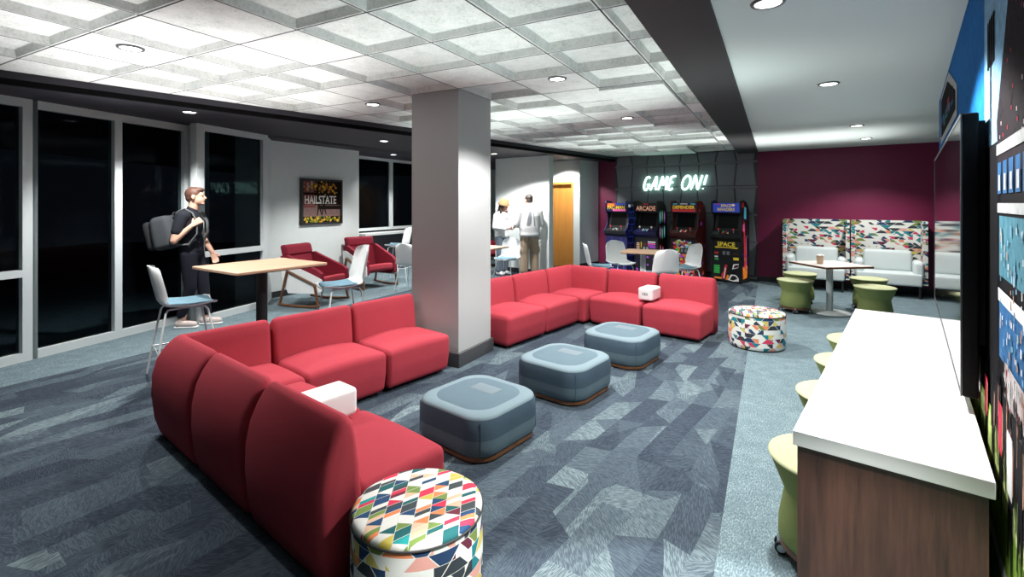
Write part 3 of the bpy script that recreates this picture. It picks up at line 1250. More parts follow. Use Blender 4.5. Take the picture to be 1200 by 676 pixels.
def uv(u, v, z=0.0):
    p = OS + UB * u + VB * v
    return (p.x, p.y, z)


TV_ = TB - math.pi / 2        # local y -> v, local x -> -u
make_corner(0.715, 0.715, 'red corner sofa section nearest the white stool and standing man', uv(-0.1, -0.1), TB)
make_unit(0.70, 'red sofa section with its back to the camera, between corner piece and front end piece', uv(-0.1, 0.97), TB)
make_unit(0.70, 'red sofa section at the front end of the near sofa, behind the patterned pouf', uv(-0.1, 1.68), TB)
make_unit(0.68, 'red sofa section of the near sofa, in front of the right oak table stool', uv(0.962, -0.1), TV_)
make_unit(0.68, 'red sofa section at the end of the near sofa touching the column', uv(1.645, -0.1), TV_)
make_corner(0.74, 0.74, 'red corner sofa section of the far sofa, in front of the orange door', uv(4.95, -0.1), TV_)
make_unit(0.70, 'red sofa section of the far sofa nearest the column, partly hidden by it', uv(3.15, -0.1), TV_)
make_unit(0.70, 'red sofa section of the far sofa, between its corner piece and the column', uv(3.855, -0.1), TV_)
make_unit(0.69, 'red sofa section of the far sofa, between its corner piece and white block', uv(4.95, 0.995), TB + math.pi)
make_unit(0.69, 'red sofa section at the right-hand end of the far sofa, near the small patterned pouf', uv(4.95, 1.70), TB + math.pi)

# white power blocks standing on the seats between two sections


def power_block(label, loc, rz):
    t = thing('power_block', label, 'power block', loc, rz, 'white power blocks on the sofas')
    mb = MB()
    mb.rbox(-0.092, 0.092, -0.14, 0.13, 0.0, 0.150, (0.028, 0.028, 0.028), n=4, m=2)
    mb.build('housing', M_['white'], t, angle=180)
    mb = MB()
    mb.rbox(-0.035, 0.035, 0.128, 0.133, 0.062, 0.092, (0.014, 0.002, 0.014), n=4, m=2)
    f = mb.build('outlet_plate', plain('outlet_grey', (0.10, 0.10, 0.11), 0.4), t)
    for x in (-0.016, 0.014):
        MB().rbox(x - 0.009, x + 0.009, 0.132, 0.135, 0.070, 0.084, 0.003, n=2, m=1).build('socket', M_['white'], f)
    return t


power_block('white power block on the near sofa, beside the front red section', uv(0.33, 1.355, 0.376), TB)
power_block('white power block with a dark oval outlet on the far sofa', uv(4.53, 1.35, 0.372), TB + math.pi)

# ------------------------------------------------------------------ blue-grey ottomans
def super_sq(s, r, n=10):
    """rounded square outline, half side s, corner radius r"""
    out = []
    for cx, cy, a0 in ((s - r, s - r, 0), (-(s - r), s - r, 90), (-(s - r), -(s - r), 180), (s - r, -(s - r), 270)):
        for i in range(n + 1):
            a = R(a0 + 90.0 * i / n)
            out.append((cx + r * math.cos(a), cy + r * math.sin(a)))
    return out


def loft(mb, rings, mi=None):
    n = len(rings[0])
    vs = [p for r in rings for p in r]
    fs, ms = [], []
    b = len(mb.v)
    mb.v += [tuple(p) for p in vs]
    for k in range(len(rings) - 1):
        for i in range(n):
            mb.f.append((b + k * n + i, b + k * n + (i + 1) % n, b + (k + 1) * n + (i + 1) % n, b + (k + 1) * n + i))
            mb.mi.append(mi[k] if mi else 0)
    mb.f.append(tuple(b + i for i in reversed(range(n))))
    mb.mi.append(mi[0] if mi else 0)
    mb.f.append(tuple(b + (len(rings) - 1) * n + i for i in range(n)))
    mb.mi.append(mi[-1] if mi else 0)


def make_ottoman(label, loc, rz, group='blue grey square ottomans'):
    t = thing('ottoman', label, 'ottoman', loc, rz, group)
    S = 0.312

    def ring(s, r, z):
        return [(x, y, z) for x, y in super_sq(s, r)]
    mb = MB()
    prof = [(S - 0.030, 0.035), (S - 0.012, 0.040), (S - 0.004, 0.055), (S - 0.001, 0.10), (S, 0.140)]
    loft(mb, [ring(s, 0.15, z) for s, z in prof])
    mb.build('lower_band', M_['bluegrey2'], t, angle=60)
    mb = MB()
    prof = [(S, 0.1402), (S + 0.001, 0.19), (S - 0.002, 0.235), (S - 0.010, 0.262)]
    loft(mb, [ring(s, 0.15, z) for s, z in prof])
    up = mb.build('upper_band', M_['bluegrey'], t, angle=60)
    for k, (sx, sy) in enumerate(((1, 1), (-1, 1), (1, -1), (-1, -1))):
        c = S - 0.15 + 0.15 * 0.7071
        MB().tube([(sx * c * 1.002, sy * c * 1.002, z) for z in (0.045, 0.10, 0.15, 0.2, 0.25)], 0.0022, 6).build('seam', M_['bluegrey'], up)
    mb = MB()
    prof = [(S - 0.008, 0.258), (S - 0.010, 0.266), (S - 0.020, 0.275), (S - 0.042, 0.281), (S - 0.070, 0.2835), (S - 0.076, 0.2815),
            (S - 0.082, 0.2835), (0.15, 0.288), (0.02, 0.289)]
    loft(mb, [ring(s, min(0.15, s * 0.9), z) for s, z in prof], [1, 1, 1, 1, 1, 0, 0, 0, 0])
    top = mb.build('top_cushion', [M_['bluegrey2'], plain('piping_blue_grey', (0.155, 0.215, 0.245), 0.9)], t, angle=60)
    mb = MB()
    mb.rbox(-0.10, 0.10, 0.02, 0.13, 0.2865, 0.2895, 0.001, n=1, m=1)
    mb.build('top_patch', M_['bluegrey3'], top)
    mb = MB()
    loft(mb, [ring(S - 0.020, 0.14, 0.008), ring(S - 0.014, 0.145, 0.012), ring(S - 0.014, 0.145, 0.036)])
    mb.build('base', M_['brownwood'], t, angle=40)
    mb = MB()
    loft(mb, [ring(S - 0.05, 0.12, 0.0), ring(S - 0.05, 0.12, 0.01)])
    mb.build('foot_ring', M_['rubber'], t)
    return t


ot = make_ottoman('blue-grey square ottoman nearest the camera, beside the front red sofa section', uv(1.27, 1.585), TB)
dup(ot, uv(2.31, 1.585), TB, 'middle blue-grey square ottoman of the row of three, right of the column base')
dup(ot, uv(3.33, 1.59), TB, 'furthest blue-grey square ottoman, in front of the far red sofa')

# ------------------------------------------------------------------ patterned round poufs


def make_pouf(label, loc, r, h, rz):
    t = thing('pouf', label, 'pouf', loc, rz, 'round poufs in geometric fabric')
    mb = MB()
    mb.lathe([(r - 0.012, 0.012), (r - 0.003, 0.018), (r, 0.05), (r + 0.003, h * 0.5), (r, h - 0.030), (r - 0.001, h - 0.022)], 64)
    mb.build('body', M_['pouf_side'], t, angle=60)
    mb = MB()
    mb.lathe([(r - 0.002, h - 0.023), (r + 0.001, h - 0.018), (r - 0.003, h - 0.008), (r - 0.014, h - 0.001), (r - 0.03, h + 0.003),
              (r * 0.6, h + 0.008), (0.01, h + 0.010)], 64)
    tp = mb.build('top_cushion', M_['pouf_top'], t, angle=60)
    mb = MB()
    mb.tube([(math.cos(2 * math.pi * i / 64) * (r + 0.002), math.sin(2 * math.pi * i / 64) * (r + 0.002), h - 0.021) for i in range(64)], 0.004, 8, closed=True)
    mb.build('piping', plain('black_piping', (0.03, 0.03, 0.032), 0.8), tp)
    mb = MB()
    mb.lathe([(r - 0.02, 0.0), (r - 0.02, 0.013)], 48)
    mb.build('foot_ring', M_['rubber'], t)
    return t


make_pouf('round pouf in colourful geometric fabric, nearest the camera at the near sofa end', (-0.367, 1.90, 0), 0.250, 0.367, R(0))
make_pouf('round pouf in colourful geometric fabric standing right of the far red sofa', (2.63, 5.23, 0), 0.275, 0.375, R(40))

# ------------------------------------------------------------------ counter, worktop, screen
tc = thing('counter_cabinet', 'dark walnut counter cabinet along the mural wall', 'counter', (0.964, 1.671, 0), TB)
MB().box(0.012, 0.485, 0.015, 0.055, 0.0, 0.70).build('end_panel', M_['walnut'], tc, smooth=False)
MB().box(0.012, 0.485, 2.43, 2.47, 0.0, 0.70).build('end_panel', M_['walnut'], tc, smooth=False)
MB().box(0.445, 0.485, 0.055, 2.43, 0.0, 0.70).build('rear_panel', M_['walnut'], tc, smooth=False)
MB().box(0.30, 0.445, 1.22, 1.26, 0.0, 0.70).build('divider', M_['walnut'], tc, smooth=False)
tw = MB().rbox(0.0, 0.498, 0.0, 2.485, 0.7005, 0.75, 0.003, n=2, m=1).build('worktop', M_['worktop'])
tw.location = (0.964, 1.671, 0)
tw.rotation_euler = (0, 0, TB)
tag(tw, 'long white worktop on the walnut counter below the wall screen', 'worktop')

tv = thing('wall_screen', 'large black television mounted on the mural wall above the white worktop', 'television', (1.681, 1.825, 0.806), TB)
mb = MB()
mb.rbox(0.006, 0.052, 0.0, 2.51, 0.0, 1.06, 0.006, n=2, m=1)
mb.build('casing', M_['tvcase'], tv, smooth=True)
mb = MB()
for a in ((0.0, 2.51, 0.0, 0.012), (0.0, 2.51, 1.048, 1.06)):
    mb.box(0.001, 0.0065, a[0], a[1], a[2], a[3])
for a in ((0.0, 0.012), (2.498, 2.51)):
    mb.box(0.001, 0.0065, a[0], a[1], 0.012, 1.048)
mb.build('bezel', plain('bezel_grey', (0.10, 0.11, 0.115), 0.3, 0.4), tv, smooth=False)
MB().box(0.003, 0.006, 0.012, 2.498, 0.012, 1.048).build('screen', M_['screen'], tv, smooth=False)
MB().box(0.052, 0.070, 0.02, 2.2, 0.2, 1.03).build('wall_mount', M_['tvcase'], tv, smooth=False)

# ------------------------------------------------------------------ green stools on castors


def make_stool(label, loc, rz, group='green castor stools'):
    t = thing('castor_stool', label, 'stool', loc, rz, group)
    mb = MB()
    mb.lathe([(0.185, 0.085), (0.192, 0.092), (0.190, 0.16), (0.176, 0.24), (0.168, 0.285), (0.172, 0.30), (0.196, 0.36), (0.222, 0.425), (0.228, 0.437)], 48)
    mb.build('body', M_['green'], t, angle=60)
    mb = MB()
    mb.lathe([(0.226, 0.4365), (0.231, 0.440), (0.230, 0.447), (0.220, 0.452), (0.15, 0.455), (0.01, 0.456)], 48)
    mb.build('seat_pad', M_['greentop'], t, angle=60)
    mb = MB()
    mb.lathe([(0.180, 0.055), (0.188, 0.058), (0.188, 0.085), (0.180, 0.0855)], 48)
    mb.build('base_ring', M_['brownwood'], t, angle=40)
    for k in range(4):
        a = R(45 + 90 * k)
        cx, cy = 0.180 * math.cos(a), 0.180 * math.sin(a)
        mb = MB()
        mb.box(cx - 0.012, cx + 0.012, cy - 0.010, cy + 0.010, 0.035, 0.075)
        mb.lathe([(0.010, 0.02), (0.010, 0.09)], 12, (cx, cy, 0))
        fork = mb.build('castor', M_['chrome'], t)
        for s in (-1, 1):
            Mx = Matrix.Translation((cx, cy, 0.0265)) @ Matrix.Rotation(a, 4, 'Z') @ Matrix.Translation((0, s * 0.020, 0)) @ Matrix.Rotation(R(90), 4, 'X')
            mb = MB().lathe([(0.020, -0.009), (0.0262, -0.006), (0.0262, 0.006), (0.020, 0.009)], 20, M=Mx, mi=0)
            Mx = Matrix.Translation((cx, cy, 0.0265)) @ Matrix.Rotation(a, 4, 'Z') @ Matrix.Translation((0, s * 0.0292, 0)) @ Matrix.Rotation(R(90), 4, 'X')
            mb.lathe([(0.017, -0.002), (0.017, 0.001)], 16, M=Mx, mi=1)
            mb.build('wheel', [M_['rubber'], M_['chrome']], fork)
    return t


st0 = make_stool('green castor stool tucked against the walnut end of the counter, nearest the camera', (1.345, 2.06, 0), R(108))
for (x, y, lab, rz) in ((1.868, 2.748, 'second green castor stool along the counter, only its pale rim showing', 20),
                        (2.318, 3.30, 'third green castor stool along the counter, only its pale rim showing', 70),
                        (2.754, 3.833, 'last green castor stool along the counter, its rim just showing near the far end', 50),
                        (4.00, 6.87, 'green castor stool at the pedestal table, left and nearer the camera', 15),
                        (4.46, 7.53, 'green castor stool at the pedestal table, left and behind another stool', 60),
                        (4.70, 6.30, 'green castor stool at the pedestal table, right and nearer the counter', 30),
                        (5.13, 7.00, 'green castor stool at the pedestal table, right and nearer the patterned settees', 75)):
    dup(st0, (x, y, 0), R(rz), lab)

# ------------------------------------------------------------------ pedestal table with cup
tt = thing('pedestal_table', 'square wood-edged table on a pale round pedestal among the green stools', 'table', (4.44, 6.80, 0), R(-83))
mb = MB()
mb.rbox(-0.36, 0.36, -0.36, 0.36, 0.655, 0.683, (0.02, 0.02, 0.004), n=2, m=1)
tbt = mb.build('tabletop', M_['brownwood'], tt, angle=30)
MB().rbox(-0.355, 0.355, -0.355, 0.355, 0.683, 0.686, (0.02, 0.02, 0.0014), n=2, m=1).build('top_laminate', plain('pale_pink_laminate', (0.62, 0.55, 0.52), 0.35), tbt, smooth=False)
MB().lathe([(0.042, 0.02), (0.042, 0.655)], 24).build('pole', M_['greymetal'], tt)
MB().lathe([(0.245, 0.0), (0.25, 0.006), (0.235, 0.014), (0.10, 0.026), (0.05, 0.035)], 48).build('base', M_['greymetal'], tt)
cu = thing('paper_cup', 'brown paper coffee cup on the pedestal table among the green stools', 'cup', (4.28, 6.76, 0.6862))
MB().lathe([(0.034, 0.0), (0.036, 0.004), (0.046, 0.115)], 24).build('cup_body', M_['cup'], cu)
MB().lathe([(0.048, 0.113), (0.049, 0.120), (0.044, 0.124), (0.042, 0.132), (0.01, 0.133)], 24).build('lid', M_['lid'], cu)

# ------------------------------------------------------------------ high-backed settees


def make_settee(label, x_along):
    p = Vector((2.40, 11.29)) + DC * x_along - NC * 0.62
    t = thing('high_back_settee', label, 'settee', (p.x, p.y, 0), TC, 'high-backed settees on the maroon wall')
    W2 = 0.50
    mb = MB()
    out = [(-W2, 0.06), (-W2, 0.46), (-W2 + 0.13, 0.60), (W2 - 0.13, 0.60), (W2, 0.46), (W2, 0.06)]
    # rounded U-shaped screen
    pts = []
    for (cx, cy, a0, a1) in ((-W2 + 0.11, 0.49, 180, 90), (W2 - 0.11, 0.49, 90, 0)):
        for i in range(9):
            a = R(a0 + (a1 - a0) * i / 8)
            pts.append((cx + 0.11 * math.cos(a), cy + 0.11 * math.sin(a)))
    pts = [(-W2, 0.08)] + pts + [(W2, 0.08)]
    inner = []
    for (x, y) in reversed(pts):
        k = 0.055
        inner.append((max(-W2 + k, min(W2 - k, x * 0.94)), y if y <= 0.081 else min(y, 0.60 - k)))
    mb.prism(pts + inner, 0.22, 1.235)
    mb.build('high_back', M_['seat_pattern'], t, angle=30)
    mb = MB()
    mb.rbox(-0.43, 0.43, 0.0, 0.54, 0.20, 0.40, (0.03, 0.03, 0.03), n=3, m=3)
    mb.build('seat', M_['pale'], t, angle=180)

    def bulge(p_, q):
        return (p_[0], p_[1] - 0.02 * (1 - q[0] ** 2) * (1 - q[2] ** 2) if q[1] < 0 else p_[1], p_[2])
    mb = MB()
    mb.rbox(-0.33, 0.33, 0.36, 0.52, 0.39, 0.74, (0.05, 0.05, 0.05), deform=bulge, n=4, m=4)
    mb.build('back_cushion', M_['pale'], t, angle=180)
    for s in (-1, 1):
        mb = MB()
        mb.rbox(s * 0.39 - 0.065, s * 0.39 + 0.065, 0.02, 0.50, 0.30, 0.595, (0.05, 0.06, 0.06), n=4, m=3)
        mb.build('arm', M_['pale'], t, angle=180)
    for sx in (-1, 1):
        for y in (0.06, 0.52):
            MB().lathe([(0.014, 0.0), (0.020, 0.215)], 12, (sx * 0.40, y, 0)).build('leg', M_['rubber'], t)
    return t


make_settee('high-backed settee in geometric fabric with pale seat, next to the arcade machines', 3.97)
make_settee('high-backed settee in geometric fabric with pale seat, partly behind the wall screen', 4.99)


# ------------------------------------------------------------------ arcade machines
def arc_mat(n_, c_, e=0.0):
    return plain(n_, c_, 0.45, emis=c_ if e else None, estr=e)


AM = {
    'black': arc_mat('arcade_black', (0.010, 0.010, 0.012)), 'navy': arc_mat('arcade_navy', (0.012, 0.014, 0.09)),
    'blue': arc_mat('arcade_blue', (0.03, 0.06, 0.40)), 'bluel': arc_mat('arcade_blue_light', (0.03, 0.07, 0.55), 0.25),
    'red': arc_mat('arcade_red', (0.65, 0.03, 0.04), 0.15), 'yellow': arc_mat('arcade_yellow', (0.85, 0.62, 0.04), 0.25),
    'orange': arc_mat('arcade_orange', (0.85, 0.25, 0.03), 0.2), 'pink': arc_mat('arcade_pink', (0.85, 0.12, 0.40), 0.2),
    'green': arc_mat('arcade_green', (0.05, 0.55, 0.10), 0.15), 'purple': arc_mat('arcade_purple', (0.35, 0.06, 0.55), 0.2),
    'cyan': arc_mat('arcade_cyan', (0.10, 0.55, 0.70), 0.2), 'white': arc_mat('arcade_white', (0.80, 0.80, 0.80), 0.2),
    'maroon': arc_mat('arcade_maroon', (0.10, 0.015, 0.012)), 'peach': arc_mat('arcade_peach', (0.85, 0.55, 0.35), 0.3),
    'grey': arc_mat('arcade_grey', (0.30, 0.32, 0.35)),
}
AK = list(AM)
AI = {k: i for i, k in enumerate(AK)}
AL = [AM[k] for k in AK]
SIDE = [(0.05, 0.0), (0.05, 0.80), (-0.035, 0.86), (-0.045, 0.93), (0.055, 1.00), (0.105, 1.10), (0.125, 1.20), (0.10, 1.31), (0.035, 1.345),
        (0.02, 1.53), (0.06, 1.575), (0.16, 1.585), (0.30, 1.56), (0.42, 1.47), (0.47, 1.34), (0.48, 1.0), (0.48, 0.0)]
AW = 0.48


def art_rect(mb, x0, x1, z0, z1, k, layer, y):
    yy = y - 0.0008 * layer
    mb.add([(x0, yy, z0), (x1, yy, z0), (x1, yy, z1), (x0, yy, z1)], [(0, 1, 2, 3)], AI[k])


def art_poly(mb, pts, k, layer, y):
    yy = y - 0.0008 * layer
    mb.add([(p_[0], yy, p_[1]) for p_ in pts], [tuple(range(len(pts)))], AI[k])


def side_poly(mb, pts, k, layer, s):
    xx = s * (AW / 2 + 0.0135 + 0.0008 * layer)
    mb.add([(xx, p_[0], p_[1]) for p_ in pts], [tuple(range(len(pts)))], AI[k])


def arcade(label, t_left, art):
    th = R(-50)
    d_, n_ = Vector((math.cos(th), math.sin(th))), Vector((-math.sin(th), math.cos(th)))
    c = Vector((4.33, 9.19)) - DC * t_left - d_ * 0.29 - n_ * 0.042
    t = thing('arcade_machine', label, 'arcade machine', (c.x, c.y, 0), th, 'arcade machines below the neon sign')
    t.scale = (1.167, 0.78, 1.0)
    M90 = Matrix(((0, 0, 1, 0), (1, 0, 0, 0), (0, 1, 0, 0), (0, 0, 0, 1)))     # (a, b, c) -> x = c, y = a, z = b
    for s in (-1, 1):
        mb = MB()
        mb.prism(SIDE, s * AW / 2 - 0.012, s * AW / 2 + 0.012, AI[art['side']], M90)
        mb.f[-1]
        art['sidefn'](mb, s)
        mb.build('side_panel', AL, t, smooth=False)
    h = AW / 2 - 0.013
    mb = MB().box(-h, h, 0.075, 0.46, 0.02, 1.0, AI['black'])
    mb.box(-h, h, 0.22, 0.46, 1.0, 1.5, AI['black'])
    mb.build('cabinet_core', AL, t, smooth=False)
    mb = MB().box(-h, h, 0.055, 0.074, 0.03, 0.80, AI[art['front']])
    art['frontfn'](mb)
    fp = mb.build('front_panel', AL, t, smooth=False)
    mb = MB()
    mb.box(-0.075, 0.075, 0.047, 0.056, 0.50, 0.62, AI['black'])
    cdn = mb.build('coin_door', AL, fp, smooth=False)
    for s in (-1, 1):
        MB().box(s * 0.035 - 0.022, s * 0.035 + 0.022, 0.043, 0.048, 0.53, 0.60, AI['grey']).build('coin_slot', AL, cdn, smooth=False)
    # control deck
    mb = MB()
    mb.add([(-h, 0.06, 0.80), (h, 0.06, 0.80), (h, -0.03, 0.865), (-h, -0.03, 0.865), (-h, -0.04, 0.925), (h, -0.04, 0.925), (h, 0.12, 1.005), (-h, 0.12, 1.005),
            (-h, 0.12, 0.80), (h, 0.12, 0.80)],
           [(0, 1, 2, 3), (3, 2, 5, 4), (4, 5, 6, 7), (7, 6, 9, 8), (8, 9, 1, 0), (0, 3, 4, 7, 8), (1, 9, 6, 5, 2)], AI[art['deck']])
    dk = mb.build('control_panel', AL, t, smooth=False)
    for x in (-0.12, 0.13):
        mb = MB()
        mb.tube([(x, 0.03, 0.955), (x, 0.02, 1.015)], 0.006, 8, AI['grey'])
        mb.ell((x, 0.02, 1.025), (0.018, 0.018, 0.018), mi=AI[art['ball']])
        mb.build('joystick', AL, dk)
    for k_ in range(6):
        x = -0.05 + (k_ % 3) * 0.045
        y = 0.01 + (k_ // 3) * 0.045
        z = 0.925 + (y + 0.04) * 0.5
        MB().lathe([(0.014, -0.004), (0.014, 0.010), (0.011, 0.013)], 14, (x, y, z), AI[art['btn'][k_ % len(art['btn'])]]).build('button', AL, dk)
    # screen and bezel
    mb = MB()
    mb.add([(-h, 0.12, 1.0), (h, 0.12, 1.0), (h, 0.215, 1.335), (-h, 0.215, 1.335), (-h, 0.23, 1.0), (h, 0.23, 1.0), (h, 0.23, 1.335), (-h, 0.23, 1.335)],
           [(0, 1, 2, 3), (4, 7, 6, 5), (0, 4, 5, 1), (3, 2, 6, 7), (0, 3, 7, 4), (1, 5, 6, 2)], AI['black'])
    bz = mb.build('screen_bezel', AL, t, smooth=False)
    mb = MB()
    a = Vector((0, 0.12, 1.0))
    b = Vector((0, 0.215, 1.335))
    d_ = b - a
    nrm = Vector((0, -d_.z, d_.y)).normalized() * 0.003
    q = [a + d_ * 0.12 + nrm, a + d_ * 0.92 + nrm]
    mb.add([(-0.17, q[0].y, q[0].z), (0.17, q[0].y, q[0].z), (0.17, q[1].y, q[1].z), (-0.17, q[1].y, q[1].z)], [(0, 1, 2, 3)])
    mb.build('screen', M_['arcade_screen'], bz, smooth=False)
    # marquee
    mb = MB().box(-h, h, 0.045, 0.22, 1.345, 1.535, AI[art['marq']])
    art['marqfn'](mb, 0.045)
    mb.build('marquee', AL, t, smooth=False)
    return t


ra = random.Random(3)


def blobs(mb, n, cols, x0, x1, z0, z1, layer0, y, r0=0.012, r1=0.045):
    for q in range(n):
        x, z = ra.uniform(x0, x1), ra.uniform(z0, z1)
        r = ra.uniform(r0, r1)
        m = ra.randint(4, 7)
        a0 = ra.uniform(0, 6)
        pts = [(x + r * ra.uniform(0.6, 1.1) * math.cos(a0 + 2 * math.pi * i / m), z + r * ra.uniform(0.5, 1.0) * math.sin(a0 + 2 * math.pi * i / m)) for i in range(m)]
        art_poly(mb, pts, ra.choice(cols), layer0 + q % 4, y)


def side_blobs(mb, s, n, cols, y0, y1, z0, z1, r0=0.015, r1=0.05):
    for q in range(n):
        y, z = ra.uniform(y0, y1), ra.uniform(z0, z1)
        r = ra.uniform(r0, r1)
        m = ra.randint(4, 7)
        a0 = ra.uniform(0, 6)
        pts = [(y + r * ra.uniform(0.5, 1) * math.cos(a0 + 2 * math.pi * i / m), z + r * 1.4 * ra.uniform(0.5, 1) * math.sin(a0 + 2 * math.pi * i / m)) for i in range(m)]
        side_poly(mb, pts, ra.choice(cols), 1 + q % 4, s)


TX = lambda x, y, z: Matrix.Translation((x, y, z))

# 1: dark blue cabinet with maze lines


def m1_side(mb, s):
    for i in range(10):
        z = 0.12 + i * 0.135
        side_poly(mb, [(0.10, z), (0.40, z), (0.40, z + 0.012), (0.10, z + 0.012)], 'bluel', 1, s)
        y = 0.12 + (i * 37 % 26) / 100
        side_poly(mb, [(y, z), (y + 0.012, z), (y + 0.012, z + 0.135), (y, z + 0.135)], 'bluel', 1, s)
    side_poly(mb, [(0.10, 1.44), (0.20, 1.44), (0.20, 1.50), (0.10, 1.50)], 'white', 2, s)
    side_poly(mb, [(0.23, 1.45), (0.33, 1.45), (0.33, 1.51), (0.23, 1.51)], 'grey', 2, s)


def m1_front(mb):
    for i in range(7):
        z = 0.08 + i * 0.10
        art_rect(mb, -0.20, 0.20, z, z + 0.010, 'bluel', 1, 0.055)
        x = -0.19 + (i * 53 % 36) / 100
        art_rect(mb, x, x + 0.010, z, z + 0.10, 'bluel', 1, 0.055)
        art_rect(mb, -x, -x + 0.010, z, z + 0.10, 'bluel', 1, 0.055)
    art_rect(mb, -0.16, -0.06, 0.66, 0.70, 'grey', 2, 0.055)
    for i in range(14):
        art_rect(mb, -0.18 + i * 0.027, -0.172 + i * 0.027, 0.335, 0.343, 'yellow', 2, 0.055)


def m1_marq(mb, y):
    art_rect(mb, -0.22, -0.02, 1.45, 1.53, 'red', 1, y)
    art_rect(mb, -0.02, 0.22, 1.49, 1.53, 'bluel', 1, y)
    art_rect(mb, -0.22, 0.22, 1.355, 1.40, 'pink', 1, y)
    art_rect(mb, -0.22, -0.08, 1.355, 1.41, 'navy', 2, y)
    art_poly(mb, [(-0.20, 1.44), (-0.05, 1.48), (-0.04, 1.52), (-0.18, 1.525)], 'orange', 2, y)
    put_text(mb, 'PAC-MAN', 0.40, 0.085, TX(0.0, y - 0.0035, 1.437), AI['yellow'], offset=0.02)


arcade('arcade machine with dark blue maze-lined sides, furthest from the maroon corner', 2.26, dict(
    side='navy', front='navy', deck='black', marq='navy', ball='red', btn=['white', 'grey'], sidefn=m1_side, frontfn=m1_front, marqfn=m1_marq))

# 2: black cabinet with glowing capsule shapes on its sides


def m2_side(mb, s):
    for (y, z, k) in ((0.15, 1.24, 'cyan'), (0.25, 1.26, 'green'), (0.35, 1.24, 'purple'), (0.15, 0.92, 'purple'), (0.25, 0.90, 'green'), (0.35, 0.93, 'cyan'),
                      (0.16, 0.55, 'red'), (0.28, 0.5, 'pink')):
        pts = []
        for i in range(12):
            a = 2 * math.pi * i / 12
            pts.append((y + 0.032 * math.cos(a), z + 0.13 * math.sin(a)))
        side_poly(mb, pts, k, 1, s)
        side_poly(mb, [(y - 0.008, z - 0.06), (y + 0.008, z - 0.06), (y + 0.008, z + 0.08), (y - 0.008, z + 0.08)], 'white', 2, s)


def m2_front(mb):
    for i in range(4):
        for j in range(2):
            art_rect(mb, -0.20 + j * 0.035, -0.175 + j * 0.035, 0.66 - i * 0.035, 0.68 - i * 0.035, 'peach', 1, 0.055)
    art_rect(mb, -0.11, -0.095, 0.58, 0.70, 'yellow', 1, 0.055)
    art_rect(mb, -0.07, 0.0, 0.60, 0.68, 'maroon', 1, 0.055)
    art_rect(mb, -0.07, 0.0, 0.59, 0.605, 'orange', 2, 0.055)
    for z, k in ((0.70, 'white'), (0.66, 'pink'), (0.62, 'purple'), (0.585, 'purple')):
        art_rect(mb, 0.04, 0.20, z, z + 0.022, k, 1, 0.055)
    art_rect(mb, 0.12, 0.21, 0.50, 0.53, 'red', 1, 0.055)
    art_rect(mb, -0.05, 0.05, 0.49, 0.525, 'grey', 3, 0.046)
    blobs(mb, 24, ['navy', 'purple', 'blue', 'maroon'], -0.2, 0.2, 0.08, 0.42, 1, 0.055)


def m2_marq(mb, y):
    art_rect(mb, -0.05, 0.05, 1.50, 1.52, 'red', 1, y)
    put_text(mb, 'ARCADE', 0.42, 0.105, TX(0.0, y - 0.0015, 1.42), AI['red'], offset=0.035)
    put_text(mb, 'ARCADE', 0.41, 0.095, TX(0.0, y - 0.004, 1.42), AI['peach'], offset=0.01)


arcade('black arcade machine with a red lettered header and glowing capsules on its side', 1.59, dict(
    side='black', front='black', deck='navy', marq='black', ball='white', btn=['white', 'cyan', 'white'], sidefn=m2_side, frontfn=m2_front, marqfn=m2_marq))

# 3: colourful comic front, dark brown sides


def m3_side(mb, s):
    side_blobs(mb, s, 46, ['maroon', 'maroon', 'navy', 'orange', 'purple', 'black', 'maroon'], 0.08, 0.44, 0.08, 1.25)
    side_blobs(mb, s, 10, ['maroon', 'red', 'maroon'], 0.12, 0.36, 1.38, 1.5)


def m3_front(mb):
    blobs(mb, 230, ['red', 'orange', 'green', 'yellow', 'purple', 'cyan', 'pink', 'white', 'orange', 'red', 'black'], -0.20, 0.20, 0.07, 0.765, 1, 0.055, 0.018, 0.045)


def m3_marq(mb, y):
    art_rect(mb, -0.22, 0.22, 1.355, 1.40, 'red', 1, y)
    art_rect(mb, -0.07, 0.07, 1.508, 1.522, 'white', 1, y)
    art_poly(mb, [(-0.21, 1.50), (-0.12, 1.51), (-0.13, 1.525), (-0.21, 1.52)], 'cyan', 1, y)
    art_poly(mb, [(0.21, 1.50), (0.12, 1.51), (0.13, 1.525), (0.21, 1.52)], 'cyan', 1, y)
    put_text(mb, 'DEFENDER', 0.42, 0.092, TX(0.0, y - 0.004, 1.435), AI['red'], offset=0.03)
    put_text(mb, 'DEFENDER', 0.42, 0.066, TX(0.0, y - 0.007, 1.448), AI['yellow'], offset=0.028)


arcade('arcade machine with a crowded multicoloured front panel and dark brown sides', 0.80, dict(
    side='maroon', front='black', deck='maroon', marq='navy', ball='red', btn=['white', 'red', 'peach'], sidefn=m3_side, frontfn=m3_front, marqfn=m3_marq))

# 4: black front with yellow lettering, dark sides with red and orange strokes


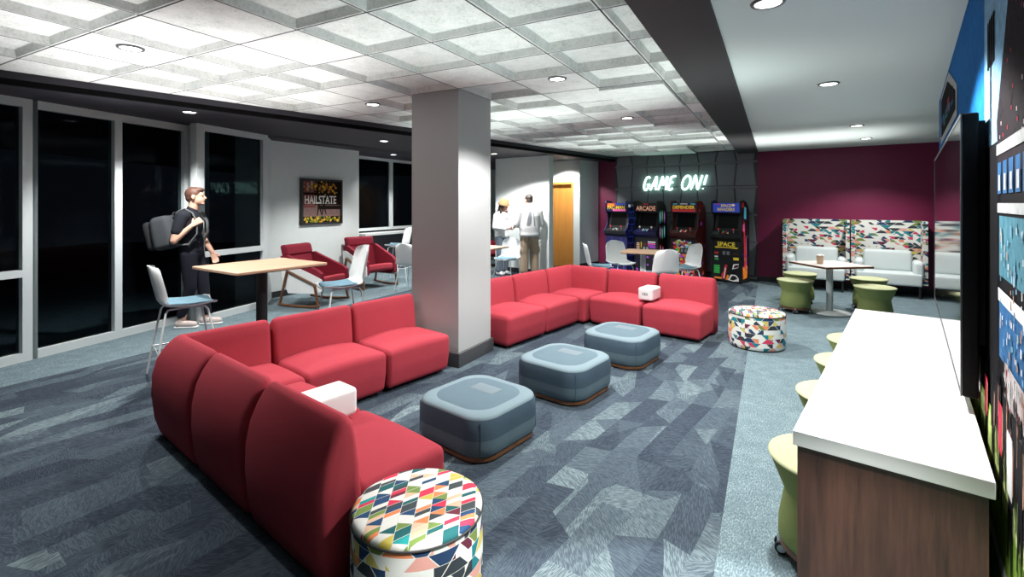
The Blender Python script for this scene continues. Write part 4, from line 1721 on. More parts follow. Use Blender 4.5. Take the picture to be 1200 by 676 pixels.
def m4_side(mb, s):
    side_poly(mb, [(0.14, 0.08), (0.34, 0.10), (0.38, 0.30), (0.28, 0.36), (0.12, 0.30)], 'orange', 1, s)
    side_poly(mb, [(0.20, 0.28), (0.28, 0.30), (0.22, 1.16), (0.16, 1.16)], 'red', 2, s)
    side_poly(mb, [(0.30, 0.30), (0.33, 0.30), (0.30, 0.90), (0.27, 0.90)], 'pink', 2, s)
    side_poly(mb, [(0.14, 0.98), (0.22, 1.0), (0.20, 1.14), (0.13, 1.12)], 'pink', 3, s)
    side_poly(mb, [(0.18, 1.24), (0.30, 1.22), (0.30, 1.44), (0.20, 1.46)], 'cyan', 2, s)
    side_poly(mb, [(0.08, 1.44), (0.16, 1.44), (0.16, 1.54), (0.08, 1.53)], 'red', 3, s)
    side_blobs(mb, s, 26, ['red', 'navy', 'blue', 'maroon', 'black', 'green'], 0.10, 0.44, 0.10, 1.3, 0.01, 0.035)


def m4_front(mb):
    y = 0.055
    put_text(mb, 'SPACE', 0.30, 0.085, TX(0.0, y - 0.003, 0.735), AI['yellow'], offset=0.025)
    art_poly(mb, [(-0.20, 0.68), (0.20, 0.68), (0.18, 0.655), (0.06, 0.665), (-0.06, 0.665), (-0.18, 0.655)], 'yellow', 1, y)
    for (x, z, w_, h_, k) in ((-0.20, 0.54, 0.07, 0.04, 'red'), (-0.20, 0.47, 0.06, 0.03, 'white'), (-0.20, 0.42, 0.07, 0.03, 'green'), (0.12, 0.54, 0.08, 0.03, 'maroon'),
                              (0.12, 0.44, 0.09, 0.05, 'yellow'), (-0.21, 0.16, 0.10, 0.16, 'green')):
        art_rect(mb, x, x + w_, z, z + h_, k, 1, y)
    for i in range(3):
        art_rect(mb, -0.21, -0.11, 0.19 + i * 0.045, 0.197 + i * 0.045, 'black', 2, y)
    art_poly(mb, [(-0.06, 0.06), (-0.02, 0.06), (0.0, 0.20), (0.02, 0.34), (-0.02, 0.34), (-0.04, 0.22), (-0.08, 0.14)], 'red', 2, y)
    art_poly(mb, [(-0.045, 0.08), (-0.03, 0.08), (-0.005, 0.28), (-0.02, 0.28)], 'white', 3, y)
    art_poly(mb, [(0.03, 0.05), (0.08, 0.16), (0.16, 0.16), (0.21, 0.10), (0.21, 0.04), (0.12, 0.03)], 'white', 2, y)
    art_poly(mb, [(0.06, 0.06), (0.10, 0.14), (0.15, 0.14), (0.19, 0.09), (0.12, 0.05)], 'black', 3, y)
    art_poly(mb, [(0.10, 0.26), (0.20, 0.30), (0.21, 0.38), (0.12, 0.36)], 'white', 2, y)
    art_poly(mb, [(0.12, 0.28), (0.20, 0.31), (0.20, 0.36), (0.14, 0.34)], 'maroon', 3, y)
    art_poly(mb, [(-0.20, 0.055), (-0.08, 0.055), (-0.07, 0.09), (-0.20, 0.09)], 'orange', 2, y)
    art_poly(mb, [(-0.01, 0.05), (0.03, 0.05), (0.05, 0.14), (0.02, 0.15)], 'orange', 2, y)


def m4_marq(mb, y):
    art_rect(mb, -0.225, 0.225, 1.355, 1.53, 'bluel', 1, y)
    art_poly(mb, [(0.12 + 0.03 * math.cos(i * 0.785), 1.49 + 0.025 * math.sin(i * 0.785)) for i in range(8)], 'peach', 2, y)
    art_poly(mb, [(-0.18, 1.50), (-0.10, 1.505), (-0.11, 1.522), (-0.17, 1.522)], 'red', 2, y)
    for i in range(14):
        x, z = ra.uniform(-0.21, 0.21), ra.uniform(1.365, 1.52)
        art_rect(mb, x, x + 0.008, z, z + 0.008, 'purple', 2, y)
    put_text(mb, 'SPACE', 0.17, 0.055, TX(0.0, y - 0.0035, 1.482), AI['yellow'], offset=0.02)
    put_text(mb, 'INVADERS', 0.29, 0.060, TX(0.0, y - 0.0035, 1.407), AI['yellow'], offset=0.02)


arcade('black arcade machine with yellow lettering on its front, next to the maroon wall corner', 0.0, dict(
    side='black', front='black', deck='black', marq='navy', ball='red', btn=['red', 'blue', 'yellow', 'green'], sidefn=m4_side, frontfn=m4_front, marqfn=m4_marq))

# ------------------------------------------------------------------ neon sign


def arc(cx, cy, rx, ry, a0, a1, n=14):
    return [(cx + rx * math.cos(R(a0 + (a1 - a0) * i / n)), cy + ry * math.sin(R(a0 + (a1 - a0) * i / n))) for i in range(n + 1)]


GL = {
    'G': [arc(0.5, 0.5, 0.42, 0.5, 55, 330, 18) + [(0.9, 0.42), (0.58, 0.42)]],
    'A': [[(0.0, 0.0), (0.30, 0.55), (0.52, 1.0), (0.70, 0.5), (0.88, 0.0)], [(0.2, 0.32), (0.78, 0.36)]],
    'M': [[(0.0, 0.0), (0.12, 0.5), (0.2, 1.0), (0.5, 0.35), (0.82, 1.0), (0.9, 0.5), (1.0, 0.0)]],
    'E': [[(0.85, 1.0), (0.2, 0.95), (0.08, 0.78), (0.25, 0.56), (0.62, 0.55)], [(0.25, 0.56), (0.02, 0.34), (0.10, 0.06), (0.45, 0.0), (0.8, 0.1)]],
    'O': [arc(0.5, 0.5, 0.46, 0.5, 0, 360, 22)],
    'N': [[(0.0, 0.0), (0.1, 0.5), (0.18, 1.0), (0.5, 0.5), (0.80, 0.0), (0.88, 0.5), (0.95, 1.0)]],
    '!': [[(0.55, 1.0), (0.45, 0.32)], [(0.40, 0.06), (0.41, 0.02)]],
}


def smooth_line(pts, n=6):
    if len(pts) < 3:
        return pts
    out = []
    for i in range(len(pts) - 1):
        p0 = Vector(pts[max(i - 1, 0)])
        p1 = Vector(pts[i])
        p2 = Vector(pts[i + 1])
        p3 = Vector(pts[min(i + 2, len(pts) - 1)])
        for k in range(n):
            t = k / n
            out.append(tuple(0.5 * ((2 * p1) + (p2 - p0) * t + (2 * p0 - 5 * p1 + 4 * p2 - p3) * t * t + (3 * p1 - p0 - 3 * p2 + p3) * t ** 3)))
    out.append(tuple(pts[-1]))
    return out


ns = thing('neon_sign', 'glowing green-white neon sign reading GAME ON! on the charcoal panelled wall', 'neon sign', (*cpt(0.70), 1.80), TC)
x = 0.0
for ch, wdt in (('G', 0.165), ('A', 0.165), ('M', 0.195), ('E', 0.145), (' ', 0.11), ('O', 0.20), ('N', 0.20), ('!', 0.085)):
    if ch != ' ':
        mb = MB()
        for stroke in GL[ch]:
            pts = [(x + px * wdt * 0.86 + (pz - 0.5) * 0.07, -0.055, 0.02 + pz * 0.29) for px, pz in smooth_line(stroke, 5)]
            mb.tube(pts, 0.0165, 10)
        mb.build('letter', M_['neon'], ns)
    x += wdt * 1.07
for xx in (0.1, 0.4, 0.7, 0.95, 1.2):
    MB().tube([(xx, -0.055, 0.05), (xx, -0.016, 0.05)], 0.006, 8).build('standoff', M_['greymetal'], ns)

# ------------------------------------------------------------------ shell chairs and stools


def shell_grid(mb, w=0.44, d=0.42, back=0.40, zs=0.0, thick=0.012, nu=22, nv=14):
    """one-piece seat and back; x forward, y to the left"""
    prof = []
    for i in range(nu + 1):
        t = i / nu
        if t < 0.42:
            k = t / 0.42
            prof.append((d * 0.52 - k * d * 0.80, zs - 0.022 * math.sin(k * math.pi * 0.9) + (0.0 if k > 0.1 else -0.012 * (1 - k / 0.1)), t))
        elif t < 0.62:
            k = (t - 0.42) / 0.20
            a = k * R(78)
            r = 0.085
            prof.append((-d * 0.28 - r * math.sin(a), zs - 0.006 + r * (1 - math.cos(a)), t))
        else:
            k = (t - 0.62) / 0.38
            x0 = -d * 0.28 - 0.085 * math.sin(R(78))
            z0 = zs - 0.006 + 0.085 * (1 - math.cos(R(78)))
            prof.append((x0 - k * (back - 0.07) * 0.22, z0 + k * (back - 0.07), t))
    top, bot = [], []
    for (x, z, t) in prof:
        if t < 0.5:
            ww = w * (0.86 + 0.14 * min(1, t / 0.25))
        else:
            k = (t - 0.5) / 0.5
            ww = w * (1.0 - 0.12 * k)
        if t > 0.80:
            k = (t - 0.80) / 0.20
            ww *= math.sqrt(max(0.0, 1 - 0.62 * k ** 3))
        if t < 0.10:
            ww *= 0.92 + 0.08 * (t / 0.10)
        row_t, row_b = [], []
        for j in range(nv + 1):
            s = -1 + 2 * j / nv
            curl = abs(s) ** 2.6
            if t < 0.45:
                dx, dz = 0.0, 0.028 * curl
            else:
                k = min(1, (t - 0.45) / 0.2)
                dx, dz = 0.055 * curl * k, 0.028 * curl * (1 - k)
            edge = 0.0
            if t > 0.97:
                edge = -0.02 * s * s
            row_t.append((x + dx, s * ww / 2, z + dz + edge))
            nx = 0.0 if t < 0.42 else -math.sin(min(1, (t - 0.42) / 0.2) * R(78))
            nz = -1.0 if t < 0.42 else -math.cos(min(1, (t - 0.42) / 0.2) * R(78))
            row_b.append((x + dx + nx * thick, s * ww / 2 * 0.99, z + dz + edge + nz * thick))
        top.append(row_t)
        bot.append(row_b)
    vs = [p_ for r_ in top for p_ in r_] + [p_ for r_ in bot for p_ in r_]
    N = (nv + 1)
    T = N * (nu + 1)
    fs = []
    for i in range(nu):
        for j in range(nv):
            a = i * N + j
            fs.append((a, a + 1, a + N + 1, a + N))
            fs.append((T + a, T + a + N, T + a + N + 1, T + a + 1))
    for i in range(nu):
        fs.append((i * N, (i + 1) * N, T + (i + 1) * N, T + i * N))
        fs.append((i * N + nv, T + i * N + nv, T + (i + 1) * N + nv, (i + 1) * N + nv))
    for j in range(nv):
        fs.append((j, T + j, T + j + 1, j + 1))
        a = nu * N + j
        fs.append((a, a + 1, T + a + 1, T + a))
    mb.add(vs, fs)


def make_chair(kind, label, loc, fwd, seat, group, pad=True, w=0.44, back=0.40):
    rz = math.atan2(fwd[1], fwd[0])
    t = thing(kind, label, 'stool' if 'stool' in kind else 'chair', loc, rz, group)
    mb = MB()
    shell_grid(mb, w=w, zs=seat, back=back)
    mb.build('shell', M_['white'], t, angle=70)
    if pad:
        mb = MB()

        def dpad(p_, q):
            x, y, z = p_
            z += 0.016 * abs(q[1]) ** 2.4 - 0.012 * (1 - q[0] ** 2) - 0.012 * max(0, q[0]) ** 4
            return (x, y * (1 - 0.10 * max(0, q[0]) ** 3), z)
        mb.rbox(-0.13, 0.205, -w * 0.42, w * 0.42, seat + 0.001, seat + 0.020, (0.03, 0.05, 0.009), deform=dpad, n=3, m=6)
        mb.build('seat_pad', M_['bluepad'], t, angle=180)
    spl = 0.05 + 0.04 * (seat > 0.55)
    for sx in (-1, 1):
        for sy in (-1, 1):
            topp = (0.135 * sx - 0.005, 0.13 * sy, seat - 0.032)
            kn = (0.155 * sx - 0.005, 0.15 * sy, seat - 0.06)
            ft = (0.165 * sx + spl * sx, 0.165 * sy + spl * 0.8 * sy, 0.0)
            MB().tube([topp, kn, ((kn[0] + ft[0]) / 2, (kn[1] + ft[1]) / 2, seat / 2 - 0.02), ft], 0.0085, 8).build('leg', M_['greymetal'], t)
    for sy in (-1, 1):
        MB().tube([(0.13, 0.12 * sy, seat - 0.034), (0.0, 0.05 * sy, seat - 0.040), (-0.13, 0.12 * sy, seat - 0.034)], 0.009, 8).build('under_rail', M_['greymetal'], t)
    if seat > 0.55:
        zz = 0.25
        k = zz / (seat - 0.06)
        ax = 0.155 + (0.01 + spl) * (1 - k)
        ay = 0.15 + (0.015 + spl * 0.8) * (1 - k)
        MB().tube([(ax, ay, zz), (ax, -ay, zz), (-ax, -ay, zz), (-ax, ay, zz)], 0.008, 8, closed=True).build('foot_rail', M_['greymetal'], t)
    return t


ST = 'white shell stools with pale blue pads'
CH = 'white shell chairs'
make_chair('counter_stool', 'white shell stool with pale blue pad, left of the oak table, near the windows', (-2.93, 4.36, 0), (0.74, 0.67), 0.645, ST, back=0.36)
make_chair('counter_stool', 'white shell stool with pale blue pad, right of the oak table before the red rockers', (-1.83, 5.22, 0), (-0.80, -0.60), 0.66, ST, w=0.42, back=0.42)
make_chair('counter_stool', 'white shell stool at the far window ledge, just left of the column', (-2.28, 9.74, 0), (-0.88, 0.1), 0.70, ST, back=0.36)
make_chair('shell_chair', 'white shell chair turned away, half hidden behind the left side of the column', (-1.78, 8.60, 0), (0.35, 0.93), 0.45, CH)
make_chair('shell_chair', 'white shell chair in front of the woman in the bucket hat', (-0.10, 9.55, 0), (-0.45, -0.9), 0.45, CH)
# arcade table set
make_chair('shell_chair', 'white shell chair at the arcade table, left end, its back to the white pier', (1.50, 8.35, 0), (0.98, -0.1), 0.45, CH)
make_chair('shell_chair', 'white shell chair behind the arcade table, facing the camera', (1.98, 8.85, 0), (0.3, -0.95), 0.45, CH, pad=False)
make_chair('shell_chair', 'white shell chair with its back to the camera, in front of the arcade table', (2.30, 7.52, 0), (-0.15, 0.99), 0.45, CH)
make_chair('shell_chair', 'white shell chair at the arcade table, right end, before the multicoloured machine', (2.92, 8.22, 0), (-0.97, -0.25), 0.45, CH)

# ------------------------------------------------------------------ tables


def make_table(name, label, loc, rz, hx, hy, z, pole_mat, pole_r, base_r, square=False):
    t = thing(name, label, 'table', loc, rz)
    mb = MB()
    mb.rbox(-hx, hx, -hy, hy, z - 0.028, z, (0.025, 0.025, 0.005), n=3, m=1)
    tp = mb.build('tabletop', M_['oak'], t, angle=30)
    MB().rbox(-hx + 0.012, hx - 0.012, -hy + 0.012, hy - 0.012, z - 0.034, z - 0.028, (0.02, 0.02, 0.002), n=2, m=1).build('under_edge', plain('dark_edge', (0.10, 0.055, 0.028), 0.5), tp)
    MB().lathe([(pole_r, 0.012), (pole_r, z - 0.034)], 20).build('pole', pole_mat, t)
    MB().lathe([(base_r, 0.0), (base_r, 0.008), (base_r - 0.02, 0.014), (pole_r + 0.01, 0.02)], 36).build('base', pole_mat, t)
    return t


ang = math.atan2(0.78, 0.51)
make_table('high_table', 'tall oak-topped table on a black pole near the standing man', (-2.50, 4.86, 0), ang, 0.46, 0.42, 0.92, M_['rubber'], 0.052, 0.26)
make_table('cafe_table', 'oak-topped table with a pale pole in front of the arcade machines', (2.20, 8.17, 0), TC + R(10), 0.32, 0.32, 0.73, M_['greymetal'], 0.045, 0.24)
make_table('cafe_table', 'small oak-topped table half hidden behind the right side of the column', (-0.50, 8.95, 0), TC + R(5), 0.33, 0.33, 0.73, M_['greymetal'], 0.045, 0.24)


# ------------------------------------------------------------------ red rocking chairs
def make_rocker(label, loc, fwd):
    rz = math.atan2(fwd[1], fwd[0])
    t = thing('rocking_chair', label, 'rocking chair', loc, rz, 'red rocking lounge chairs')
    hw = 0.33
    # seat cushion
    mb = MB()
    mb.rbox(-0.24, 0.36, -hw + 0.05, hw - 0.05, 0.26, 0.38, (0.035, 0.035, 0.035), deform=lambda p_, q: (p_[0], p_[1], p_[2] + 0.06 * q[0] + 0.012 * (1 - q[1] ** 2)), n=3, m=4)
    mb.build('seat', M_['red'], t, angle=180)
    # backrest
    mb = MB()
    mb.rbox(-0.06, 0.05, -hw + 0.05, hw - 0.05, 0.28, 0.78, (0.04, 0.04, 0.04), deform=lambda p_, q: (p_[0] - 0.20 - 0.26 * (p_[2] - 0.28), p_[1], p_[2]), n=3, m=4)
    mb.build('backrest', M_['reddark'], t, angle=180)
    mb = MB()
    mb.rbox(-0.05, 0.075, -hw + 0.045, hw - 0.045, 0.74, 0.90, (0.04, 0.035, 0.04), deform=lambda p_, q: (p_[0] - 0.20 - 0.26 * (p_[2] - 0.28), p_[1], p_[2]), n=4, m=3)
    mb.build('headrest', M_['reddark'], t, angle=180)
    # side wings: red inside, white shell outside
    wing = [(-0.35, 0.74), (-0.24, 0.76), (0.30, 0.55), (0.37, 0.50), (0.38, 0.28), (0.30, 0.24), (-0.20, 0.22), (-0.28, 0.40)]
    MY = Matrix(((1, 0, 0, 0), (0, 0, 1, 0), (0, 1, 0, 0), (0, 0, 0, 1)))
    for s in (-1, 1):
        a, b = sorted((s * (hw - 0.062), s * (hw - 0.004)))
        mb = MB()
        mb.prism(wing, a, b, 0, MY)
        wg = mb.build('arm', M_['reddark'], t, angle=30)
        a, b = sorted((s * (hw - 0.004), s * (hw + 0.010)))
        shell = [(-0.345, 0.66), (-0.24, 0.66), (0.26, 0.475), (0.385, 0.42), (0.395, 0.26), (0.30, 0.215), (-0.20, 0.20), (-0.30, 0.40)]
        MB().prism(shell, a, b, 0, MY).build('outer_shell', M_['white'], wg, angle=30)
    # wooden side frames on rockers
    for s in (-1, 1):
        y = s * (hw + 0.028)
        mb = MB()
        mb.tube([(-0.36 + 0.72 * i / 12, y, 0.022 + 0.05 * (abs(i - 6) / 6) ** 2.2 * 0.35) for i in range(13)], 0.020, 8)
        fr = mb.build('rocker', M_['brownwood'], t)
        MB().tube([(-0.33, y, 0.03), (-0.20, y, 0.53)], 0.019, 8).build('leg', M_['brownwood'], fr)
        MB().tube([(0.34, y, 0.03), (0.28, y, 0.34)], 0.019, 8).build('leg', M_['brownwood'], fr)
        MB().tube([(-0.20, y, 0.53), (0.29, y, 0.34)], 0.019, 8).build('side_rail', M_['brownwood'], fr)
    return t


rk = make_rocker('red rocking chair with white shell sides, partly behind the oak table', (-3.02, 7.45, 0), (0.95, -0.28))
dup(rk, (-2.62, 8.95, 0), math.atan2(-0.62, 0.78), 'red rocking chair with white shell sides, right of the framed picture')
dup(rk, (-0.72, 11.6, 0), math.atan2(-0.5, 0.8), 'red rocking chair glimpsed past the right edge of the column')

# ------------------------------------------------------------------ framed picture
pc = Vector((-3.88, 7.81)) + (HB - HA).normalized() * 0.98 + Vector((0.873, -0.488)) * 0.03
pf = thing('framed_picture', 'black-framed campus picture reading HAIL STATE on the pale wall', 'picture', (pc.x, pc.y, 1.555), math.atan2((HB - HA).y, (HB - HA).x))
pw, ph = 0.44, 0.40
mb = MB()
for (x0, x1, z0, z1) in ((-pw, pw, -ph, -ph + 0.035), (-pw, pw, ph - 0.035, ph), (-pw, -pw + 0.035, -ph + 0.035, ph - 0.035), (pw - 0.035, pw, -ph + 0.035, ph - 0.035)):
    mb.box(x0, x1, -0.025, 0.028, z0, z1)
mb.build('frame', M_['rubber'], pf, smooth=False)
pm = [('print_dark', (0.015, 0.010, 0.008)), ('print_brick', (0.20, 0.055, 0.05)), ('print_amber', (0.62, 0.28, 0.03)), ('print_brown', (0.08, 0.045, 0.015)),
      ('print_pavement', (0.22, 0.14, 0.13)), ('print_green', (0.10, 0.22, 0.02)), ('print_yellow', (0.70, 0.45, 0.06)), ('print_white', (0.72, 0.72, 0.66)), ('print_stone', (0.30, 0.27, 0.24))]
pmats = [plain(n_, c_, 0.8, var=0.2, vscale=30, spec=0.08) for n_, c_ in pm]
pi_ = {n_[6:]: i for i, (n_, c_) in enumerate(pm)}
mb = MB()
mb.box(-pw + 0.035, pw - 0.035, 0.0, 0.02, -ph + 0.035, ph - 0.035, pi_['dark'])


def pr(x0, x1, z0, z1, k, l_):
    mb.add([(x0, -0.0008 * l_, z0), (x1, -0.0008 * l_, z0), (x1, -0.0008 * l_, z1), (x0, -0.0008 * l_, z1)], [(0, 1, 2, 3)], pi_[k])


pr(-0.40, -0.16, -0.08, 0.36, 'brick', 1)
pr(-0.32, -0.28, 0.18, 0.33, 'stone', 2)
pr(-0.24, -0.20, 0.18, 0.36, 'stone', 2)
pr(-0.40, -0.16, 0.12, 0.16, 'dark', 2)
pr(-0.40, 0.40, -0.26, -0.06, 'pavement', 2)
pr(-0.40, -0.14, -0.10, -0.07, 'brick', 3)
pr(-0.10, 0.40, -0.135, -0.07, 'dark', 3)
rq = random.Random(9)
for q in range(120):
    x, z = rq.gauss(0.02, 0.16), rq.gauss(0.27, 0.07)
    if abs(x) > 0.38 or z > 0.355 or z < 0.10:
        continue
    r_ = rq.uniform(0.008, 0.026)
    mb.add([(x + r_ * math.cos(i * 1.26), -0.0008 * (2 + q % 3), z + r_ * math.sin(i * 1.26)) for i in range(5)], [(0, 1, 2, 3, 4)], pi_[rq.choice(['amber', 'amber', 'brown', 'yellow', 'brown', 'dark'])])
for q in range(110):
    x, z = rq.uniform(-0.36, 0.38), rq.uniform(-0.355, -0.27)
    r_ = rq.uniform(0.008, 0.026)
    mb.add([(x + r_ * math.cos(i * 1.26), -0.0008 * (3 + q % 3), z + r_ * math.sin(i * 1.26)) for i in range(5)], [(0, 1, 2, 3, 4)], pi_[rq.choice(['green', 'green', 'yellow', 'amber', 'brown', 'yellow'])])
# two walkers in silhouette
for x in (-0.07, 0.03):
    mb.add([(x - 0.025, -0.004, -0.10), (x + 0.03, -0.004, -0.10), (x + 0.025, -0.004, 0.0), (x - 0.02, -0.004, 0.0)], [(0, 1, 2, 3)], pi_['dark'])
    mb.add([(x - 0.05, -0.004, -0.24), (x - 0.03, -0.004, -0.24), (x + 0.005, -0.004, -0.10), (x - 0.025, -0.004, -0.10)], [(0, 1, 2, 3)], pi_['dark'])
    mb.add([(x + 0.045, -0.004, -0.23), (x + 0.06, -0.004, -0.23), (x + 0.03, -0.004, -0.10), (x, -0.004, -0.10)], [(0, 1, 2, 3)], pi_['dark'])
put_text(mb, 'HAILSTATE', 0.67, 0.145, TX(-0.03, -0.004, 0.035), pi_['white'], offset=0.018)
pr(-0.36, 0.29, -0.040, -0.028, 'stone', 5)
mb.build('print', pmats, pf, smooth=False)

# ------------------------------------------------------------------ people
SK1 = plain('skin_light', (0.62, 0.36, 0.26), 0.5)
SK2 = plain('skin_tan', (0.36, 0.19, 0.13), 0.5)
HAIRB = plain('hair_brown', (0.085, 0.035, 0.022), 0.6, var=0.3, vscale=60)
HAIRD = plain('hair_dark', (0.020, 0.013, 0.011), 0.55, var=0.3, vscale=60)
EYE = plain('eye_dark', (0.02, 0.015, 0.012), 0.2)


def frame_for(d, up):
    d = Vector(d).normalized()
    up = Vector(up)
    s = d.cross(up).normalized()
    u = s.cross(d).normalized()
    return d, s, u


def hand(mb, wrist, d, palm_n, side, curl=0.6, k=1.0):
    """palm plus five separate bent fingers; d points along the hand, palm_n out of the palm, side = +1/-1 puts the thumb"""
    d, s, u = frame_for(d, palm_n)
    w = Vector(wrist)
    s = s * side
    mid = w + d * 0.045 * k
    for q in (-1.0, -0.35, 0.35, 1.0):
        mb.cap(w + s * 0.014 * q * k, w + d * 0.085 * k + s * 0.030 * q * k, 0.014 * k, 0.0115 * k, 10, 4)
    for i, (q, L) in enumerate(((-0.034, 0.062), (-0.012, 0.076), (0.011, 0.080), (0.033, 0.072))):
        p0 = w + d * 0.088 * k + s * q * k
        a = curl * 0.8
        p1 = p0 + (d * math.cos(a) + u * math.sin(a)) * L * 0.42 * k
        a = curl * 1.9
        p2 = p1 + (d * math.cos(a) + u * math.sin(a)) * L * 0.32 * k
        a = curl * 2.7
        p3 = p2 + (d * math.cos(a) + u * math.sin(a)) * L * 0.26 * k
        mb.cap(p0, p1, 0.0092 * k, 0.0086 * k, 8, 3)
        mb.cap(p1, p2, 0.0086 * k, 0.0080 * k, 8, 3)
        mb.cap(p2, p3, 0.0080 * k, 0.0070 * k, 8, 3)
    t0 = w + d * 0.025 * k + s * 0.030 * k
    t1 = t0 + (d * 0.55 + s * 0.62 + u * 0.35).normalized() * 0.042 * k
    t2 = t1 + (d * 0.8 + s * 0.15 + u * 0.5).normalized() * 0.034 * k
    mb.cap(t0, t1, 0.0125 * k, 0.0105 * k, 8, 3)
    mb.cap(t1, t2, 0.0105 * k, 0.008 * k, 8, 3)


def head(mb, c, fwd, tilt=0.0, k=1.0):
    """skull, jaw, nose, ears, brow, lips; returns the rotation used"""
    f = Vector((fwd[0], fwd[1], 0)).normalized()
    f = (f + Vector((0, 0, tilt))).normalized()
    up = Vector((0, 0, 1))
    l = up.cross(f).normalized()
    u = f.cross(l)
    rot = Matrix((f, l, u)).transposed()
    c = Vector(c)
    q = lambda x, y, z: c + (f * x + l * y + u * z) * k
    mb.ell(q(-0.012, 0, 0.028), (0.094 * k, 0.075 * k, 0.088 * k), rot)
    mb.ell(q(0.020, 0, -0.030), (0.070 * k, 0.060 * k, 0.082 * k), rot)
    mb.ell(q(0.062, 0, -0.088), (0.026 * k, 0.030 * k, 0.022 * k), rot)
    mb.cap(q(0.078, 0, 0.012), q(0.102, 0, -0.026), 0.009 * k, 0.014 * k, 8, 3)
    mb.cap(q(0.074, -0.035, 0.022), q(0.074, 0.035, 0.022), 0.012 * k, 0.012 * k, 8, 3)
    mb.cap(q(0.082, -0.016, -0.056), q(0.082, 0.016, -0.056), 0.010 * k, 0.010 * k, 8, 3)
    for s in (-1, 1):
        mb.ell(q(-0.012, s * 0.078, -0.006), (0.020 * k, 0.010 * k, 0.032 * k), rot)
    return rot, q


def eyes(q, par, k=1.0):
    for s in (-1, 1):
        MB().ell(q(0.082, s * 0.030, 0.002), (0.008 * k, 0.011 * k, 0.0075 * k)).build('eye', EYE, par)


def leg(mb, hip, knee, ankle, r=(0.088, 0.060, 0.045, 0.036), calf=0.056):
    hip, knee, ankle = Vector(hip), Vector(knee), Vector(ankle)
    mb.cap(hip, knee, r[0], r[1])
    mid = knee.lerp(ankle, 0.3) + Vector((-0.012, 0, 0))
    mb.cap(knee, mid, r[1], calf)
    mb.cap(mid, ankle, calf, r[3])


# --- man with backpack, side-on by the dark windows (x forward)
mp = thing('person', 'person in dark tee and jeans with a backpack, standing by the dark windows', 'person', (-3.985, 6.06, 0), math.atan2(0.16, 1.0))
b = MB()
rot, q = head(b, (0.045, 0, 1.61), (1, 0.15), 0.08)
b.cap((0.0, 0, 1.42), (0.03, 0, 1.56), 0.058, 0.052)
b.ell((-0.015, 0, 1.26), (0.105, 0.165, 0.19))
b.ell((0.0, 0, 1.05), (0.098, 0.145, 0.17))
b.ell((0.0, 0, 0.93), (0.10, 0.155, 0.12))
b.cap((-0.02, -0.15, 1.375), (-0.02, 0.15, 1.375), 0.062)
# right arm (camera side) bent up to the strap
b.cap((-0.03, -0.185, 1.37), (-0.085, -0.255, 1.08), 0.052, 0.042)
b.cap((-0.085, -0.255, 1.08), (0.075, -0.175, 1.255), 0.041, 0.027)
hand(b, (0.080, -0.170, 1.262), (0.62, 0.25, 0.55), (-0.2, 1.0, -0.1), 1, 0.95)
# left arm hanging
b.cap((-0.03, 0.185, 1.37), (0.02, 0.235, 1.09), 0.052, 0.041)
b.cap((0.02, 0.235, 1.09), (0.13, 0.24, 0.90), 0.040, 0.027)
hand(b, (0.135, 0.24, 0.89), (0.35, -0.02, -0.92), (0.25, -1, 0), -1, 0.45)
for (hy, kx, ax) in ((-0.085, 0.02, -0.075), (0.085, 0.09, 0.13)):
    leg(b, (0.0, hy, 0.90), (kx, hy, 0.49), (ax, hy, 0.085))
    b.cap((ax - 0.02, hy, 0.045), (ax + 0.13, hy * 1.05, 0.035), 0.036, 0.030)
body = b.build('body', SK1, mp, remesh=0.0075, sm=3, angle=180)
eyes(q, body)
# hair
b = MB()
b.ell(q(-0.022, 0, 0.040), (0.100, 0.082, 0.088), rot)
b.ell(q(0.020, 0, 0.082), (0.078, 0.066, 0.036), rot)
b.ell(q(-0.065, 0, -0.008), (0.050, 0.066, 0.060), rot)
b.build('hair', HAIRB, mp, remesh=0.009, sm=2, angle=180)
# tee
b = MB()
b.ell((-0.015, 0, 1.26), (0.122, 0.185, 0.20))
b.ell((0.0, 0, 1.04), (0.118, 0.168, 0.19))
b.ell((0.0, 0, 0.95), (0.118, 0.172, 0.10))
b.cap((-0.02, -0.15, 1.372), (-0.02, 0.15, 1.372), 0.075)
b.cap((-0.005, 0, 1.42), (0.0, 0, 1.45), 0.068, 0.064)
b.cap((-0.03, -0.185, 1.37), (-0.066, -0.228, 1.19), 0.070, 0.062)
b.cap((-0.03, 0.185, 1.37), (0.0, 0.22, 1.20), 0.070, 0.062)
b.build('shirt', fabric('navy_cotton', (0.013, 0.015, 0.022), 250), mp, remesh=0.011, sm=3, angle=180)
# jeans
b = MB()
b.ell((0.0, 0, 0.92), (0.112, 0.165, 0.10))
for (hy, kx, ax) in ((-0.085, 0.02, -0.075), (0.085, 0.09, 0.13)):
    b.cap((0.0, hy, 0.90), (kx, hy, 0.49), 0.098, 0.072)
    b.cap((kx, hy, 0.49), (ax, hy, 0.16), 0.071, 0.054)
b.build('trousers', fabric('dark_denim', (0.012, 0.013, 0.022), 250), mp, remesh=0.011, sm=3, angle=180)
for (hy, ax) in ((-0.085, -0.075), (0.085, 0.13)):
    b = MB()
    b.cap((ax - 0.035, hy, 0.050), (ax + 0.135, hy * 1.08, 0.042), 0.046, 0.040)
    b.cap((ax - 0.01, hy, 0.06), (ax - 0.01, hy, 0.09), 0.046, 0.042)
    sh = b.build('shoe', plain('pale_canvas', (0.60, 0.50, 0.47), 0.6), mp, remesh=0.009, sm=2, angle=180)
    MB().rbox(ax - 0.085, ax + 0.185, hy - 0.046, hy + 0.046, 0.0, 0.022, (0.04, 0.03, 0.006), n=3, m=2).build('sole', M_['white'], sh)
